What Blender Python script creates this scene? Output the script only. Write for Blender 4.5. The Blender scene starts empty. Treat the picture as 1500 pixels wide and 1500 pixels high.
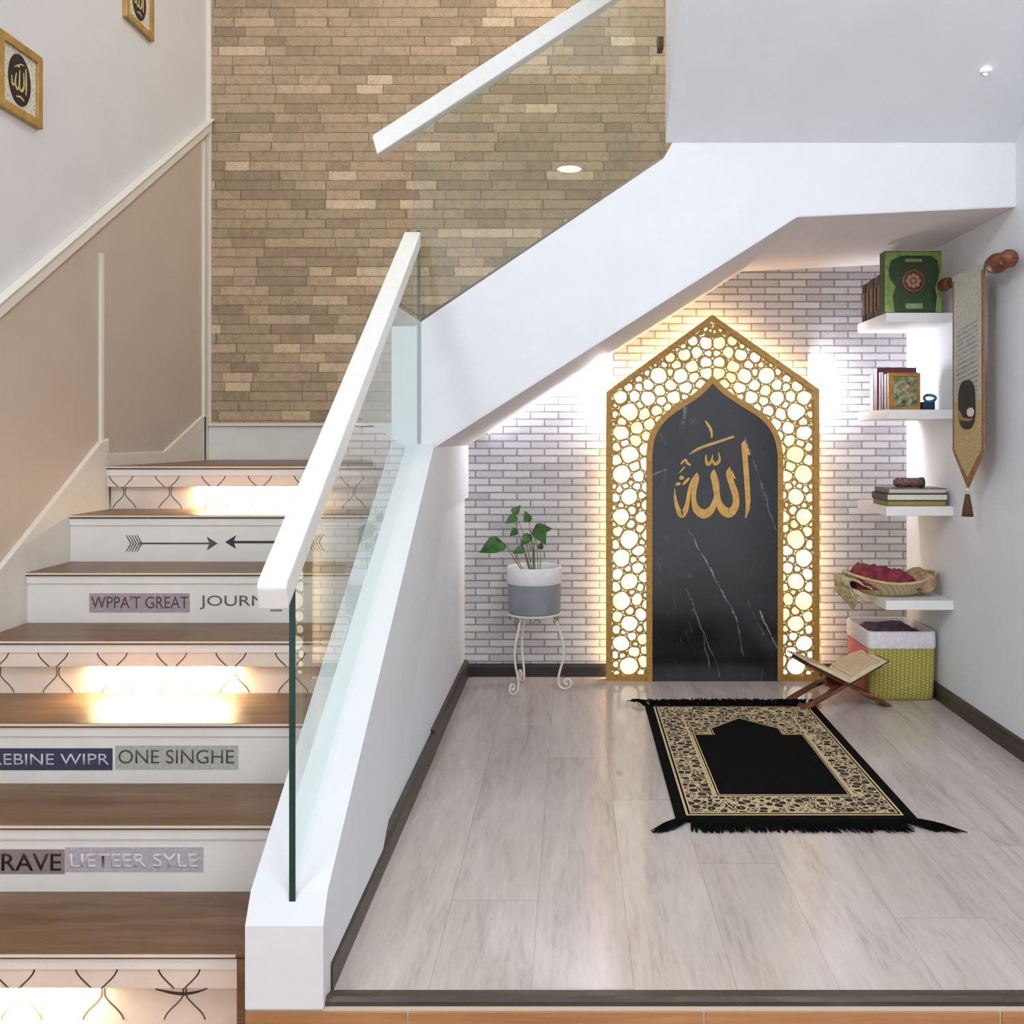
import bpy, math, random
from mathutils import Vector, Matrix, noise
random.seed(7)
SC = bpy.context.scene
COL = SC.collection
PI = math.pi
F, CX, CY, H = 1390.0, 838.0, 642.0, 1.03      # focal length (px), vanishing point, eye height above the nook floor

def U(x, y, Y):
    """a measured point of the photo at depth Y -> world"""
    return Vector(((x-CX)*Y/F, Y, H-(y-CY)*Y/F))

# ------------------------------------------------------------------ materials
def lin(c):
    r = []
    for v in c[:3]:
        v = v/255.0
        r.append(v/12.92 if v <= 0.04045 else ((v+0.055)/1.055)**2.4)
    return (r[0], r[1], r[2], 1.0)

class NT:
    def __init__(s, name):
        s.m = bpy.data.materials.new(name); s.m.use_nodes = True
        s.t = s.m.node_tree; s.t.nodes.clear()
        s.out = s.n('ShaderNodeOutputMaterial')
    def n(s, typ, **kw):
        nd = s.t.nodes.new(typ)
        for k, v in kw.items():
            if k in nd.bl_rna.properties.keys() and k not in ('inputs',): setattr(nd, k, v)
            else: nd.inputs[k].default_value = v
        return nd
    def l(s, a, b): s.t.links.new(a, b)
    def math(s, op, a, b=None, c=None):
        nd = s.t.nodes.new('ShaderNodeMath'); nd.operation = op
        for i, v in enumerate((a, b, c)):
            if v is None: continue
            if isinstance(v, (int, float)): nd.inputs[i].default_value = v
            else: s.l(v, nd.inputs[i])
        return nd.outputs[0]
    def mix(s, fac, a, b, mode='MIX'):
        nd = s.t.nodes.new('ShaderNodeMix'); nd.data_type = 'RGBA'; nd.blend_type = mode
        for i, v in ((0, fac), (6, a), (7, b)):
            if isinstance(v, (int, float, tuple)): nd.inputs[i].default_value = v
            else: s.l(v, nd.inputs[i])
        return nd.outputs[2]
    def ramp(s, fac, stops, interp='LINEAR'):
        nd = s.t.nodes.new('ShaderNodeValToRGB'); nd.color_ramp.interpolation = interp
        e = nd.color_ramp.elements
        while len(e) < len(stops): e.new(0.5)
        for i, (p, c) in enumerate(stops):
            e[i].position = p; e[i].color = c
        s.l(fac, nd.inputs[0]); return nd.outputs[0]
    def coord(s, scale=(1, 1, 1), kind='Object', loc=(0, 0, 0)):
        tc = s.t.nodes.new('ShaderNodeTexCoord'); mp = s.t.nodes.new('ShaderNodeMapping')
        mp.inputs['Scale'].default_value = scale; mp.inputs['Location'].default_value = loc
        s.l(tc.outputs[kind], mp.inputs[0]); return mp.outputs[0]
    def noise(s, vec, scale, detail=4, rough=0.5, dist=0):
        nd = s.n('ShaderNodeTexNoise'); nd.inputs['Scale'].default_value = scale
        nd.inputs['Detail'].default_value = detail; nd.inputs['Roughness'].default_value = rough
        nd.inputs['Distortion'].default_value = dist
        s.l(vec, nd.inputs['Vector']); return nd.outputs[0]
    def bump(s, h, strength=0.2, dist=0.01):
        nd = s.n('ShaderNodeBump'); nd.inputs['Strength'].default_value = strength
        nd.inputs['Distance'].default_value = dist; s.l(h, nd.inputs['Height']); return nd.outputs[0]
    def bsdf(s, color, rough=0.5, metal=0.0, normal=None, **kw):
        b = s.n('ShaderNodeBsdfPrincipled')
        if isinstance(color, tuple): b.inputs['Base Color'].default_value = color
        else: s.l(color, b.inputs['Base Color'])
        if isinstance(rough, (int, float)): b.inputs['Roughness'].default_value = rough
        else: s.l(rough, b.inputs['Roughness'])
        b.inputs['Metallic'].default_value = metal
        if normal is not None: s.l(normal, b.inputs['Normal'])
        for k, v in kw.items(): b.inputs[k].default_value = v
        s.l(b.outputs[0], s.out.inputs[0]); return s.m

MATS = {}
def plain(name, rgb, rough=0.5, metal=0.0, var=0.06, scale=30, bump=0.0, **kw):
    if name in MATS: return MATS[name]
    t = NT(name); v = t.coord(); nz = t.noise(v, scale, 4)
    c = lin(rgb); d = tuple(max(0, x*(1-2*var)) for x in c[:3])+(1,); e = tuple(min(1, x*(1+2*var)) for x in c[:3])+(1,)
    col = t.ramp(nz, [(0.3, d), (0.7, e)])
    nm = t.bump(nz, bump, 0.004) if bump else None
    MATS[name] = t.bsdf(col, rough, metal, nm, **kw); return MATS[name]

def emis(name, rgb, strength):
    if name in MATS: return MATS[name]
    t = NT(name); e = t.n('ShaderNodeEmission'); e.inputs[0].default_value = lin(rgb); e.inputs[1].default_value = strength
    t.l(e.outputs[0], t.out.inputs[0]); MATS[name] = t.m; return t.m

WHITE = plain('white_paint', (223, 227, 232), 0.55, var=0.01, scale=8, bump=0.03)
WALLGREY = plain('wall_paint', (228, 233, 239), 0.6, var=0.012, scale=6, bump=0.03)
STAIRWALL = plain('stair_wall_paint', (214, 214, 218), 0.6, var=0.012, scale=6, bump=0.03)
WAINSCOT = plain('wainscot_paint', (196, 180, 166), 0.6, var=0.015, scale=5, bump=0.02)
MOULD = plain('moulding_paint', (224, 219, 210), 0.5, var=0.01, scale=8)
RISERW = plain('riser_white', (226, 225, 222), 0.4, var=0.015, scale=12)
CREAM = plain('cream_edge', (222, 214, 198), 0.4, var=0.02, scale=20)
RAILW = plain('rail_white', (226, 228, 226), 0.35, var=0.015, scale=40)
GROUTLINE = plain('tile_outline', (128, 108, 92), 0.6, var=0.05)
GOLD = plain('gold_paint', (176, 134, 62), 0.45, 0.25, var=0.1, scale=90)
GOLDTXT = plain('gold_leaf', (205, 160, 84), 0.4, 0.25, var=0.08, scale=60)

def m_wood(name, c1, c2, c3, axis='X', rough=0.45, sc=1.0):
    t = NT(name)
    s = {'X': (0.9, 9, 9), 'Y': (9, 0.9, 9), 'Z': (9, 9, 0.9)}[axis]
    v = t.coord(tuple(a*sc for a in s))
    n1 = t.noise(v, 2.2, 6, 0.6, 0.4); n2 = t.noise(v, 11, 5, 0.65)
    f = t.math('ADD', t.math('MULTIPLY', n1, 0.65), t.math('MULTIPLY', n2, 0.35))
    col = t.ramp(f, [(0.35, lin(c1)), (0.5, lin(c2)), (0.66, lin(c3))])
    MATS[name] = t.bsdf(col, rough, 0, t.bump(f, 0.12, 0.003)); return t.m
TREAD = m_wood('wood_look_tread', (86, 62, 40), (112, 82, 55), (132, 100, 70), 'X', 0.38)
TILEW = m_wood('wood_look_tile', (150, 104, 66), (172, 124, 84), (188, 142, 100), 'X', 0.4)
DARKT = m_wood('dark_baseboard', (38, 32, 28), (56, 48, 43), (76, 66, 58), 'Y', 0.4, 1.5)
DARKX = m_wood('dark_trim', (46, 38, 33), (66, 56, 49), (90, 78, 68), 'X', 0.4, 1.5)
BROWNW = m_wood('carved_brown_wood', (70, 32, 18), (112, 58, 34), (140, 80, 50), 'X', 0.4, 3)

def m_floor():
    t = NT('grey_oak_laminate')
    W, L = 0.192, 1.285
    g = t.n('ShaderNodeNewGeometry'); sp = t.n('ShaderNodeSeparateXYZ'); t.l(g.outputs['Position'], sp.inputs[0])
    x = t.math('DIVIDE', t.math('ADD', sp.outputs[0], 10.06), W); ix = t.math('FLOOR', x); fx = t.math('FRACT', x)
    wn = t.n('ShaderNodeTexWhiteNoise', noise_dimensions='1D'); t.l(ix, wn.inputs['W'])
    y = t.math('ADD', t.math('DIVIDE', sp.outputs[1], L), t.math('MULTIPLY', wn.outputs[0], 7.0))
    iy = t.math('FLOOR', y); fy = t.math('FRACT', y)
    cb = t.n('ShaderNodeCombineXYZ'); t.l(ix, cb.inputs[0]); t.l(iy, cb.inputs[1])
    wn2 = t.n('ShaderNodeTexWhiteNoise', noise_dimensions='3D'); t.l(cb.outputs[0], wn2.inputs['Vector'])
    gv = t.n('ShaderNodeCombineXYZ')
    t.l(t.math('MULTIPLY', sp.outputs[0], 14), gv.inputs[0]); t.l(t.math('MULTIPLY', sp.outputs[1], 1.5), gv.inputs[1])
    t.l(t.math('MULTIPLY', wn2.outputs[0], 30), gv.inputs[2])
    n1 = t.noise(gv.outputs[0], 1.2, 6, 0.6, 0.8); n2 = t.noise(gv.outputs[0], 7, 5, 0.7, 0.3)
    f = t.math('ADD', t.math('MULTIPLY', n1, 0.55), t.math('MULTIPLY', n2, 0.45))
    col = t.ramp(f, [(0.32, lin((164, 152, 147))), (0.46, lin((187, 177, 172))), (0.6, lin((197, 189, 184))), (0.75, lin((206, 200, 195)))])
    tone = t.math('ADD', t.math('MULTIPLY', wn2.outputs[0], 0.10), 0.95)
    tc = t.n('ShaderNodeCombineColor'); [t.l(tone, tc.inputs[i]) for i in range(3)]
    col = t.mix(1.0, col, tc.outputs[0], 'MULTIPLY')
    # knots: stretched voronoi spots
    kv = t.n('ShaderNodeCombineXYZ')
    t.l(t.math('MULTIPLY', sp.outputs[0], 5.2), kv.inputs[0]); t.l(t.math('MULTIPLY', sp.outputs[1], 2.0), kv.inputs[1])
    vo = t.n('ShaderNodeTexVoronoi'); vo.inputs['Scale'].default_value = 1.0; t.l(kv.outputs[0], vo.inputs['Vector'])
    dd = t.math('ADD', vo.outputs['Distance'], t.math('MULTIPLY', n2, 0.10))
    kf = t.ramp(dd, [(0.08, (0.75, 0.75, 0.75, 1)), (0.13, (0, 0, 0, 1))])
    col = t.mix(kf, col, lin((122, 106, 98)))
    seamx = t.math('LESS_THAN', t.math('MINIMUM', fx, t.math('SUBTRACT', 1.0, fx)), 0.006)
    seamy = t.math('LESS_THAN', t.math('MINIMUM', fy, t.math('SUBTRACT', 1.0, fy)), 0.001)
    seam = t.math('MULTIPLY', t.math('MAXIMUM', seamx, seamy), 0.35)
    col = t.mix(seam, col, lin((128, 116, 110)))
    MATS['floor'] = t.bsdf(col, 0.15, 0, t.bump(f, 0.03, 0.001)); return t.m
LAMINATE = m_floor()

def m_whitebrick():
    t = NT('white_brick_paper')
    g = t.n('ShaderNodeNewGeometry'); sp = t.n('ShaderNodeSeparateXYZ'); t.l(g.outputs['Position'], sp.inputs[0])
    BH, BL = 0.0318, 0.1195
    nzv = t.coord((1, 1, 1)); wob = t.noise(nzv, 90, 2)
    z = t.math('DIVIDE', t.math('ADD', sp.outputs[2], t.math('MULTIPLY', t.math('SUBTRACT', wob, 0.5), 0.004)), BH)
    iz = t.math('FLOOR', z); fz = t.math('FRACT', z)
    par = t.math('MULTIPLY', t.math('MODULO', iz, 2.0), 0.5)
    x = t.math('ADD', t.math('DIVIDE', t.math('ADD', sp.outputs[0], t.math('MULTIPLY', t.math('SUBTRACT', wob, 0.5), 0.004)), BL), t.math('ADD', par, 20))
    ix = t.math('FLOOR', x); fx = t.math('FRACT', x)
    dz = t.math('MULTIPLY', t.math('MINIMUM', fz, t.math('SUBTRACT', 1.0, fz)), BH)
    dx = t.math('MULTIPLY', t.math('MINIMUM', fx, t.math('SUBTRACT', 1.0, fx)), BL)
    d = t.math('MINIMUM', dz, dx)
    cb = t.n('ShaderNodeCombineXYZ'); t.l(ix, cb.inputs[0]); t.l(iz, cb.inputs[1])
    wn = t.n('ShaderNodeTexWhiteNoise', noise_dimensions='3D'); t.l(cb.outputs[0], wn.inputs['Vector'])
    grit = t.noise(nzv, 260, 3, 0.7)
    f = t.math('ADD', t.math('MULTIPLY', wn.outputs[0], 0.35), t.math('MULTIPLY', grit, 0.65))
    brick = t.ramp(f, [(0.25, lin((178, 176, 180))), (0.5, lin((206, 204, 206))), (0.8, lin((222, 220, 222)))])
    mort = t.mix(grit, lin((80, 74, 80)), lin((122, 115, 120)))
    k = t.ramp(d, [(0.0024, (1, 1, 1, 1)), (0.0042, (0, 0, 0, 1))])
    col = t.mix(k, brick, mort)
    return t.bsdf(col, 0.75, 0, t.bump(k, -0.25, 0.002))
WBRICK = m_whitebrick()

def m_stone():
    t = NT('stacked_stone_cladding')
    g = t.n('ShaderNodeNewGeometry'); sp = t.n('ShaderNodeSeparateXYZ'); t.l(g.outputs['Position'], sp.inputs[0])
    BH = 0.0445
    nzv = t.coord((1, 1, 1)); wob = t.math('MULTIPLY', t.math('SUBTRACT', t.noise(nzv, 45, 3), 0.5), 0.010)
    z = t.math('DIVIDE', t.math('ADD', sp.outputs[2], wob), BH); iz = t.math('FLOOR', z); fz = t.math('FRACT', z)
    w1 = t.n('ShaderNodeTexWhiteNoise', noise_dimensions='1D'); t.l(iz, w1.inputs['W'])
    w2 = t.n('ShaderNodeTexWhiteNoise', noise_dimensions='1D'); t.l(t.math('ADD', iz, 57.3), w2.inputs['W'])
    L = t.math('ADD', 0.14, t.math('MULTIPLY', w1.outputs[0], 0.08))
    x0 = t.math('ADD', t.math('DIVIDE', t.math('ADD', sp.outputs[0], wob), L), t.math('MULTIPLY', w2.outputs[0], 9))
    # irregular lengths: warp the running coordinate
    x = t.math('ADD', x0, t.math('MULTIPLY', t.math('SINE', t.math('ADD', t.math('MULTIPLY', x0, 2.1), t.math('MULTIPLY', w2.outputs[0], 40))), 0.28))
    x = t.math('ADD', x, 40)
    ix = t.math('FLOOR', x); fx = t.math('FRACT', x)
    dz = t.math('MULTIPLY', t.math('MINIMUM', fz, t.math('SUBTRACT', 1.0, fz)), BH)
    dx = t.math('MULTIPLY', t.math('MINIMUM', fx, t.math('SUBTRACT', 1.0, fx)), L)
    d = t.math('MINIMUM', dz, dx)
    cb = t.n('ShaderNodeCombineXYZ'); t.l(ix, cb.inputs[0]); t.l(iz, cb.inputs[1])
    wn = t.n('ShaderNodeTexWhiteNoise', noise_dimensions='3D'); t.l(cb.outputs[0], wn.inputs['Vector'])
    col = t.ramp(wn.outputs[0], [(0.0, lin((152, 134, 110))), (0.3, lin((168, 148, 122))), (0.6, lin((176, 155, 130))), (0.85, lin((184, 160, 136))), (0.97, lin((208, 186, 158)))])
    grit = t.noise(nzv, 130, 5, 0.75)
    gc = t.ramp(grit, [(0.3, (0.72, 0.72, 0.72, 1)), (0.7, (1.16, 1.16, 1.16, 1))])
    col = t.mix(1.0, col, gc, 'MULTIPLY')
    g2 = t.noise(nzv, 34, 4, 0.7); col = t.mix(1.0, col, t.ramp(g2, [(0.34, (0.80, 0.82, 0.80, 1)), (0.5, (1.0, 0.99, 0.97, 1)), (0.66, (1.10, 1.04, 1.0, 1))]), 'MULTIPLY')
    k = t.ramp(d, [(0.0010, (1, 1, 1, 1)), (0.0032, (0, 0, 0, 1))])
    col = t.mix(t.math('MULTIPLY', k, 0.75), col, lin((104, 86, 64)))
    hgt = t.math('SUBTRACT', t.math('ADD', t.math('MULTIPLY', wn.outputs[0], 0.8), t.math('MULTIPLY', grit, 0.35)), k)
    return t.bsdf(col, 0.8, 0, t.bump(hgt, 0.35, 0.006))
STONE = m_stone()

def m_marble():
    t = NT('black_marble')
    v = t.coord((1, 1, 1)); n = t.noise(v, 3.0, 6, 0.6, 0.5)
    base = t.ramp(n, [(0.3, lin((14, 14, 16))), (0.7, lin((36, 37, 42)))])
    col = base
    for i, (s, th, rot) in enumerate(((2.2, 0.0035, 0.9), (3.4, 0.003, 0.7), (3.0, 0.002, 0.5))):
        tc = t.n('ShaderNodeTexCoord'); mp = t.n('ShaderNodeMapping')
        mp.inputs['Rotation'].default_value = (0, rot, 0); mp.inputs['Scale'].default_value = (1.6, 1, 0.35); mp.inputs['Location'].default_value = (i*3.1, 0, i*1.7)
        t.l(tc.outputs['Object'], mp.inputs[0])
        nn = t.noise(mp.outputs[0], s, 5, 0.55, 0.3)
        dv = t.math('ABSOLUTE', t.math('SUBTRACT', nn, 0.5))
        br = t.noise(v, 7+i*3, 3)
        k = t.math('MULTIPLY', t.ramp(dv, [(0.0, (1, 1, 1, 1)), (th, (0, 0, 0, 1))]), t.ramp(br, [(0.58, (0, 0, 0, 1)), (0.78, (0.22, 0.22, 0.22, 1))]))
        col = t.mix(k, col, lin((190, 188, 194)))
    g = t.n('ShaderNodeNewGeometry'); sp = t.n('ShaderNodeSeparateXYZ'); t.l(g.outputs['Position'], sp.inputs[0])
    wob = t.math('MULTIPLY', t.math('SUBTRACT', t.noise(v, 14, 4, 0.6), 0.5), 0.035)
    brk = t.ramp(t.noise(v, 26, 3), [(0.38, (0.15, 0.15, 0.15, 1)), (0.6, (1, 1, 1, 1))])
    for (xa, ya, xb, yb, wd, st) in ((1008, 775, 1040, 832, 1.3, .8), (1040, 832, 1078, 905, 1.7, .75), (1078, 905, 1090, 962, 1.0, .45), (1006, 862, 1056, 992, 0.9, .45), (1112, 895, 1138, 948, 1.4, .7),
                                     (1092, 640, 1136, 775, 1.2, .3), (955, 696, 980, 687, 1.4, .5), (965, 630, 976, 652, 0.9, .4), (1003, 598, 1001, 618, 4.0, .4), (1030, 930, 1040, 985, 0.8, .35), (1095, 880, 1120, 930, 0.7, .35)):
        a = U(xa, ya, 4.02); c = U(xb, yb, 4.02); dx, dz = c.x-a.x, c.z-a.z; L2 = dx*dx+dz*dz
        qx = t.math('SUBTRACT', t.math('ADD', sp.outputs[0], wob), a.x); qz = t.math('SUBTRACT', sp.outputs[2], a.z)
        h = t.math('DIVIDE', t.math('ADD', t.math('MULTIPLY', qx, dx), t.math('MULTIPLY', qz, dz)), L2)
        h = t.math('MINIMUM', t.math('MAXIMUM', h, 0.0), 1.0)
        ex = t.math('SUBTRACT', qx, t.math('MULTIPLY', h, dx)); ez = t.math('SUBTRACT', qz, t.math('MULTIPLY', h, dz))
        dd = t.math('SQRT', t.math('ADD', t.math('MULTIPLY', ex, ex), t.math('MULTIPLY', ez, ez)))
        k = t.math('MULTIPLY', t.math('MULTIPLY', t.math('MAXIMUM', t.math('SUBTRACT', 1.0, t.math('DIVIDE', dd, wd*0.0029)), 0.0), st), brk)
        col = t.mix(k, col, lin((205, 200, 212)))
    return t.bsdf(col, 0.16, 0)
MARBLE = m_marble()

def m_glass():
    t = NT('clear_glass')
    tr = t.n('ShaderNodeBsdfTransparent'); tr.inputs[0].default_value = (0.93, 0.965, 0.95, 1)
    gl = t.n('ShaderNodeBsdfGlossy'); gl.inputs['Roughness'].default_value = 0.01; gl.inputs[0].default_value = (0.95, 1, 0.98, 1)
    fr = t.n('ShaderNodeFresnel'); fr.inputs['IOR'].default_value = 1.5
    geo = t.n('ShaderNodeNewGeometry')
    fac = t.math('MULTIPLY', fr.outputs[0], t.math('SUBTRACT', 1.0, geo.outputs['Backfacing']))
    fac = t.math('MULTIPLY', fac, 1.25)
    mx = t.n('ShaderNodeMixShader'); t.l(fac, mx.inputs[0]); t.l(tr.outputs[0], mx.inputs[1]); t.l(gl.outputs[0], mx.inputs[2])
    t.l(mx.outputs[0], t.out.inputs[0]); return t.m
GLASS = m_glass()
GEDGE = plain('glass_edge_green', (28, 62, 56), 0.12, var=0.05)

def m_rugpattern():
    t = NT('rug_filigree')
    v = t.coord((1, 1, 1)); w = t.noise(v, 22, 2)
    vo = t.n('ShaderNodeTexVoronoi'); vo.inputs['Scale'].default_value = 31; t.l(v, vo.inputs['Vector'])
    vo2 = t.n('ShaderNodeTexVoronoi', feature='DISTANCE_TO_EDGE'); vo2.inputs['Scale'].default_value = 31; t.l(v, vo2.inputs['Vector'])
    s = t.math('SINE', t.math('ADD', t.math('MULTIPLY', vo.outputs['Distance'], 13.0), t.math('MULTIPLY', w, 3)))
    k = t.math('MAXIMUM', t.math('GREATER_THAN', s, 0.55), t.math('LESS_THAN', vo2.outputs['Distance'], 0.055))
    fine = t.noise(v, 160, 2); k = t.math('MULTIPLY', k, t.ramp(fine, [(0.36, (0.1, 0.1, 0.1, 1)), (0.46, (1, 1, 1, 1))]))
    col = t.mix(k, lin((8, 8, 8)), lin((204, 184, 144)))
    return t.bsdf(col, 0.9, 0, t.bump(t.noise(v, 500, 2), 0.3, 0.002))
RUGPAT = m_rugpattern()
RUGBLK = plain('rug_black_wool', (7, 7, 8), 1.0, **{'Specular IOR Level': 0.1}, var=0.2, scale=220, bump=0.4)
RUGGOLD = plain('rug_gold_thread', (206, 186, 142), 0.85, var=0.12, scale=300)

def m_weave(name, c1, c2, sx, sz, rough=0.7):
    t = NT(name); g = t.n('ShaderNodeNewGeometry'); sp = t.n('ShaderNodeSeparateXYZ'); t.l(g.outputs['Position'], sp.inputs[0])
    u = t.math('ADD', sp.outputs[0], sp.outputs[1])
    a = t.math('SINE', t.math('MULTIPLY', u, sx)); 
    b = t.math('SINE', t.math('ADD', t.math('MULTIPLY', sp.outputs[2], sz), t.math('MULTIPLY', t.math('SIGN', a), PI/2)))
    h = t.math('ADD', t.math('MULTIPLY', t.math('ABSOLUTE', a), 0.6), t.math('MULTIPLY', b, 0.4))
    n = t.noise(t.coord(), 120, 2)
    col = t.ramp(t.math('ADD', t.math('MULTIPLY', h, 0.7), t.math('MULTIPLY', n, 0.3)), [(0.05, lin(c1)), (0.55, lin(c2))])
    MATS[name] = t.bsdf(col, rough, 0, t.bump(h, 0.6, 0.004)); return t.m
GREENW = m_weave('yellow_green_weave', (124, 116, 44), (190, 180, 92), 190, 560)
PINKW = m_weave('pink_weave', (176, 86, 88), (214, 124, 124), 190, 560)
BEIGEW = m_weave('beige_wicker', (138, 116, 82), (206, 188, 148), 330, 520)

# ------------------------------------------------------------------ mesh building
class MB:
    def __init__(s): s.v = []; s.f = []; s.m = []; s.sm = []
    def add(s, verts, faces, mat=0, smooth=False):
        o = len(s.v); s.v += [Vector(p) for p in verts]
        for f in faces: s.f.append([i+o for i in f]); s.m.append(mat); s.sm.append(smooth)
        return s
    def box(s, x0, x1, y0, y1, z0, z1, mat=0, M=None):
        v = [Vector(p) for p in ((x0,y0,z0),(x1,y0,z0),(x1,y1,z0),(x0,y1,z0),(x0,y0,z1),(x1,y0,z1),(x1,y1,z1),(x0,y1,z1))]
        if M is not None: v = [M @ p for p in v]
        return s.add(v, [(3,2,1,0),(4,5,6,7),(0,1,5,4),(1,2,6,5),(2,3,7,6),(3,0,4,7)], mat)
    def prism(s, poly, axis, a0, a1, mat=0, side=None, M=None):
        """poly: 2D points; axis 'Y': (x,z) extruded along y; 'X': (y,z); 'Z': (x,y)"""
        def mk(p, a):
            return {'Y': Vector((p[0], a, p[1])), 'X': Vector((a, p[0], p[1])), 'Z': Vector((p[0], p[1], a))}[axis]
        A = sum(poly[i][0]*poly[(i+1) % len(poly)][1]-poly[(i+1) % len(poly)][0]*poly[i][1] for i in range(len(poly)))
        if (A > 0) == (axis == 'Y'): poly = poly[::-1]
        if a0 > a1: a0, a1 = a1, a0
        n = len(poly); v = [mk(p, a0) for p in poly]+[mk(p, a1) for p in poly]
        if M is not None: v = [M @ p for p in v]
        s.add(v, [tuple(range(n-1, -1, -1)), tuple(range(n, 2*n))], mat)
        o = len(s.v)-2*n
        for i in range(n):
            j = (i+1) % n; s.f.append([o+i, o+j, o+n+j, o+n+i]); s.m.append(mat if side is None else side); s.sm.append(False)
        return s
    def tube(s, pts, rad, n=10, mat=0, caps=True, smooth=True):
        pts = [Vector(p) for p in pts]; N = len(pts)
        if isinstance(rad, (int, float)): rad = [rad]*N
        tan = [(pts[min(i+1, N-1)]-pts[max(i-1, 0)]).normalized() for i in range(N)]
        up = Vector((0, 0, 1)) if abs(tan[0].z) < 0.9 else Vector((1, 0, 0))
        u = tan[0].cross(up).normalized(); V = []
        for i in range(N):
            u = (u-tan[i]*u.dot(tan[i])).normalized(); w = tan[i].cross(u)
            for k in range(n):
                a = 2*PI*k/n; V.append(pts[i]+(u*math.cos(a)+w*math.sin(a))*rad[i])
        Fc = [(i*n+k, i*n+(k+1) % n, (i+1)*n+(k+1) % n, (i+1)*n+k) for i in range(N-1) for k in range(n)]
        s.add(V, Fc, mat, smooth)
        o = len(s.v)-len(V)
        if caps:
            s.f.append([o+k for k in range(n-1, -1, -1)]); s.m.append(mat); s.sm.append(False)
            s.f.append([o+(N-1)*n+k for k in range(n)]); s.m.append(mat); s.sm.append(False)
        return s
    def lathe(s, prof, c, n=32, mat=0, axis='Z', mats=None):
        """prof [(r,h)...] around an axis through c"""
        V = []
        for r, h in prof:
            for k in range(n):
                a = 2*PI*k/n; p = (r*math.cos(a), r*math.sin(a), h)
                if axis == 'Y': p = (p[0], h, p[1])
                if axis == 'X': p = (h, p[0], p[1])
                V.append(Vector(c)+Vector(p))
        for i in range(len(prof)-1):
            pass
        o = len(s.v); s.v += V
        for i in range(len(prof)-1):
            for k in range(n):
                s.f.append([o+i*n+k, o+i*n+(k+1) % n, o+(i+1)*n+(k+1) % n, o+(i+1)*n+k])
                s.m.append(mats[i] if mats else mat); s.sm.append(True)
        return s
    def sphere(s, c, r, n=12, sc=(1, 1, 1), mat=0):
        prof = [(max(1e-4, r*math.sin(PI*i/n)), -r*math.cos(PI*i/n)) for i in range(n+1)]
        k = len(s.v); s.lathe(prof, (0, 0, 0), n+4, mat)
        for i in range(k, len(s.v)):
            p = s.v[i]; s.v[i] = Vector((p.x*sc[0], p.y*sc[1], p.z*sc[2]))+Vector(c)
        return s
    def grid(s, fn, nu, nv, mat=0, smooth=True):
        V = [fn(i/nu, j/nv) for i in range(nu+1) for j in range(nv+1)]
        Fc = [(i*(nv+1)+j, (i+1)*(nv+1)+j, (i+1)*(nv+1)+j+1, i*(nv+1)+j+1) for i in range(nu) for j in range(nv)]
        return s.add(V, Fc, mat, smooth)
    def xform(s, M):
        s.v = [M @ p for p in s.v]; return s
    def build(s, name, mats, parent=None, bevel=0, solid=0, sub=0, weld=False):
        loc = Vector((0, 0, 0)); q = parent
        while q is not None: loc += q.location; q = q.parent
        me = bpy.data.meshes.new(name); me.from_pydata([p-loc for p in s.v], [], s.f)
        if not isinstance(mats, (list, tuple)): mats = [mats]
        for m in mats: me.materials.append(m)
        for i, p in enumerate(me.polygons): p.material_index = s.m[i]; p.use_smooth = s.sm[i]
        me.update()
        o = bpy.data.objects.new(name, me); COL.objects.link(o)
        if parent is not None: o.parent = parent
        if weld: w = o.modifiers.new('weld', 'WELD'); w.merge_threshold = 0.00005
        if solid: so = o.modifiers.new('solid', 'SOLIDIFY'); so.thickness = solid; so.offset = 0
        if bevel:
            b = o.modifiers.new('bevel', 'BEVEL'); b.width = bevel; b.segments = 2; b.limit_method = 'ANGLE'; b.angle_limit = math.radians(40)
        if sub: u = o.modifiers.new('sub', 'SUBSURF'); u.levels = sub; u.render_levels = sub
        return o

def tag(o, label, cat, group=None):
    o['label'] = label; o['category'] = cat
    if group: o['group'] = group
    return o
def thing(name, loc, label, cat, group=None):
    o = bpy.data.objects.new(name, None); COL.objects.link(o); o.location = loc; o.empty_display_size = 0.05
    return tag(o, label, cat, group)
def struct(o): o['kind'] = 'structure'; return o
def recenter(o):
    """put the origin of a single-mesh thing at its own base"""
    me = o.data; xs = [v.co.x for v in me.vertices]; ys = [v.co.y for v in me.vertices]; zs = [v.co.z for v in me.vertices]
    c = Vector(((min(xs)+max(xs))/2, (min(ys)+max(ys))/2, min(zs)))
    me.transform(Matrix.Translation(-c)); o.location = o.location+c; return o

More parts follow.
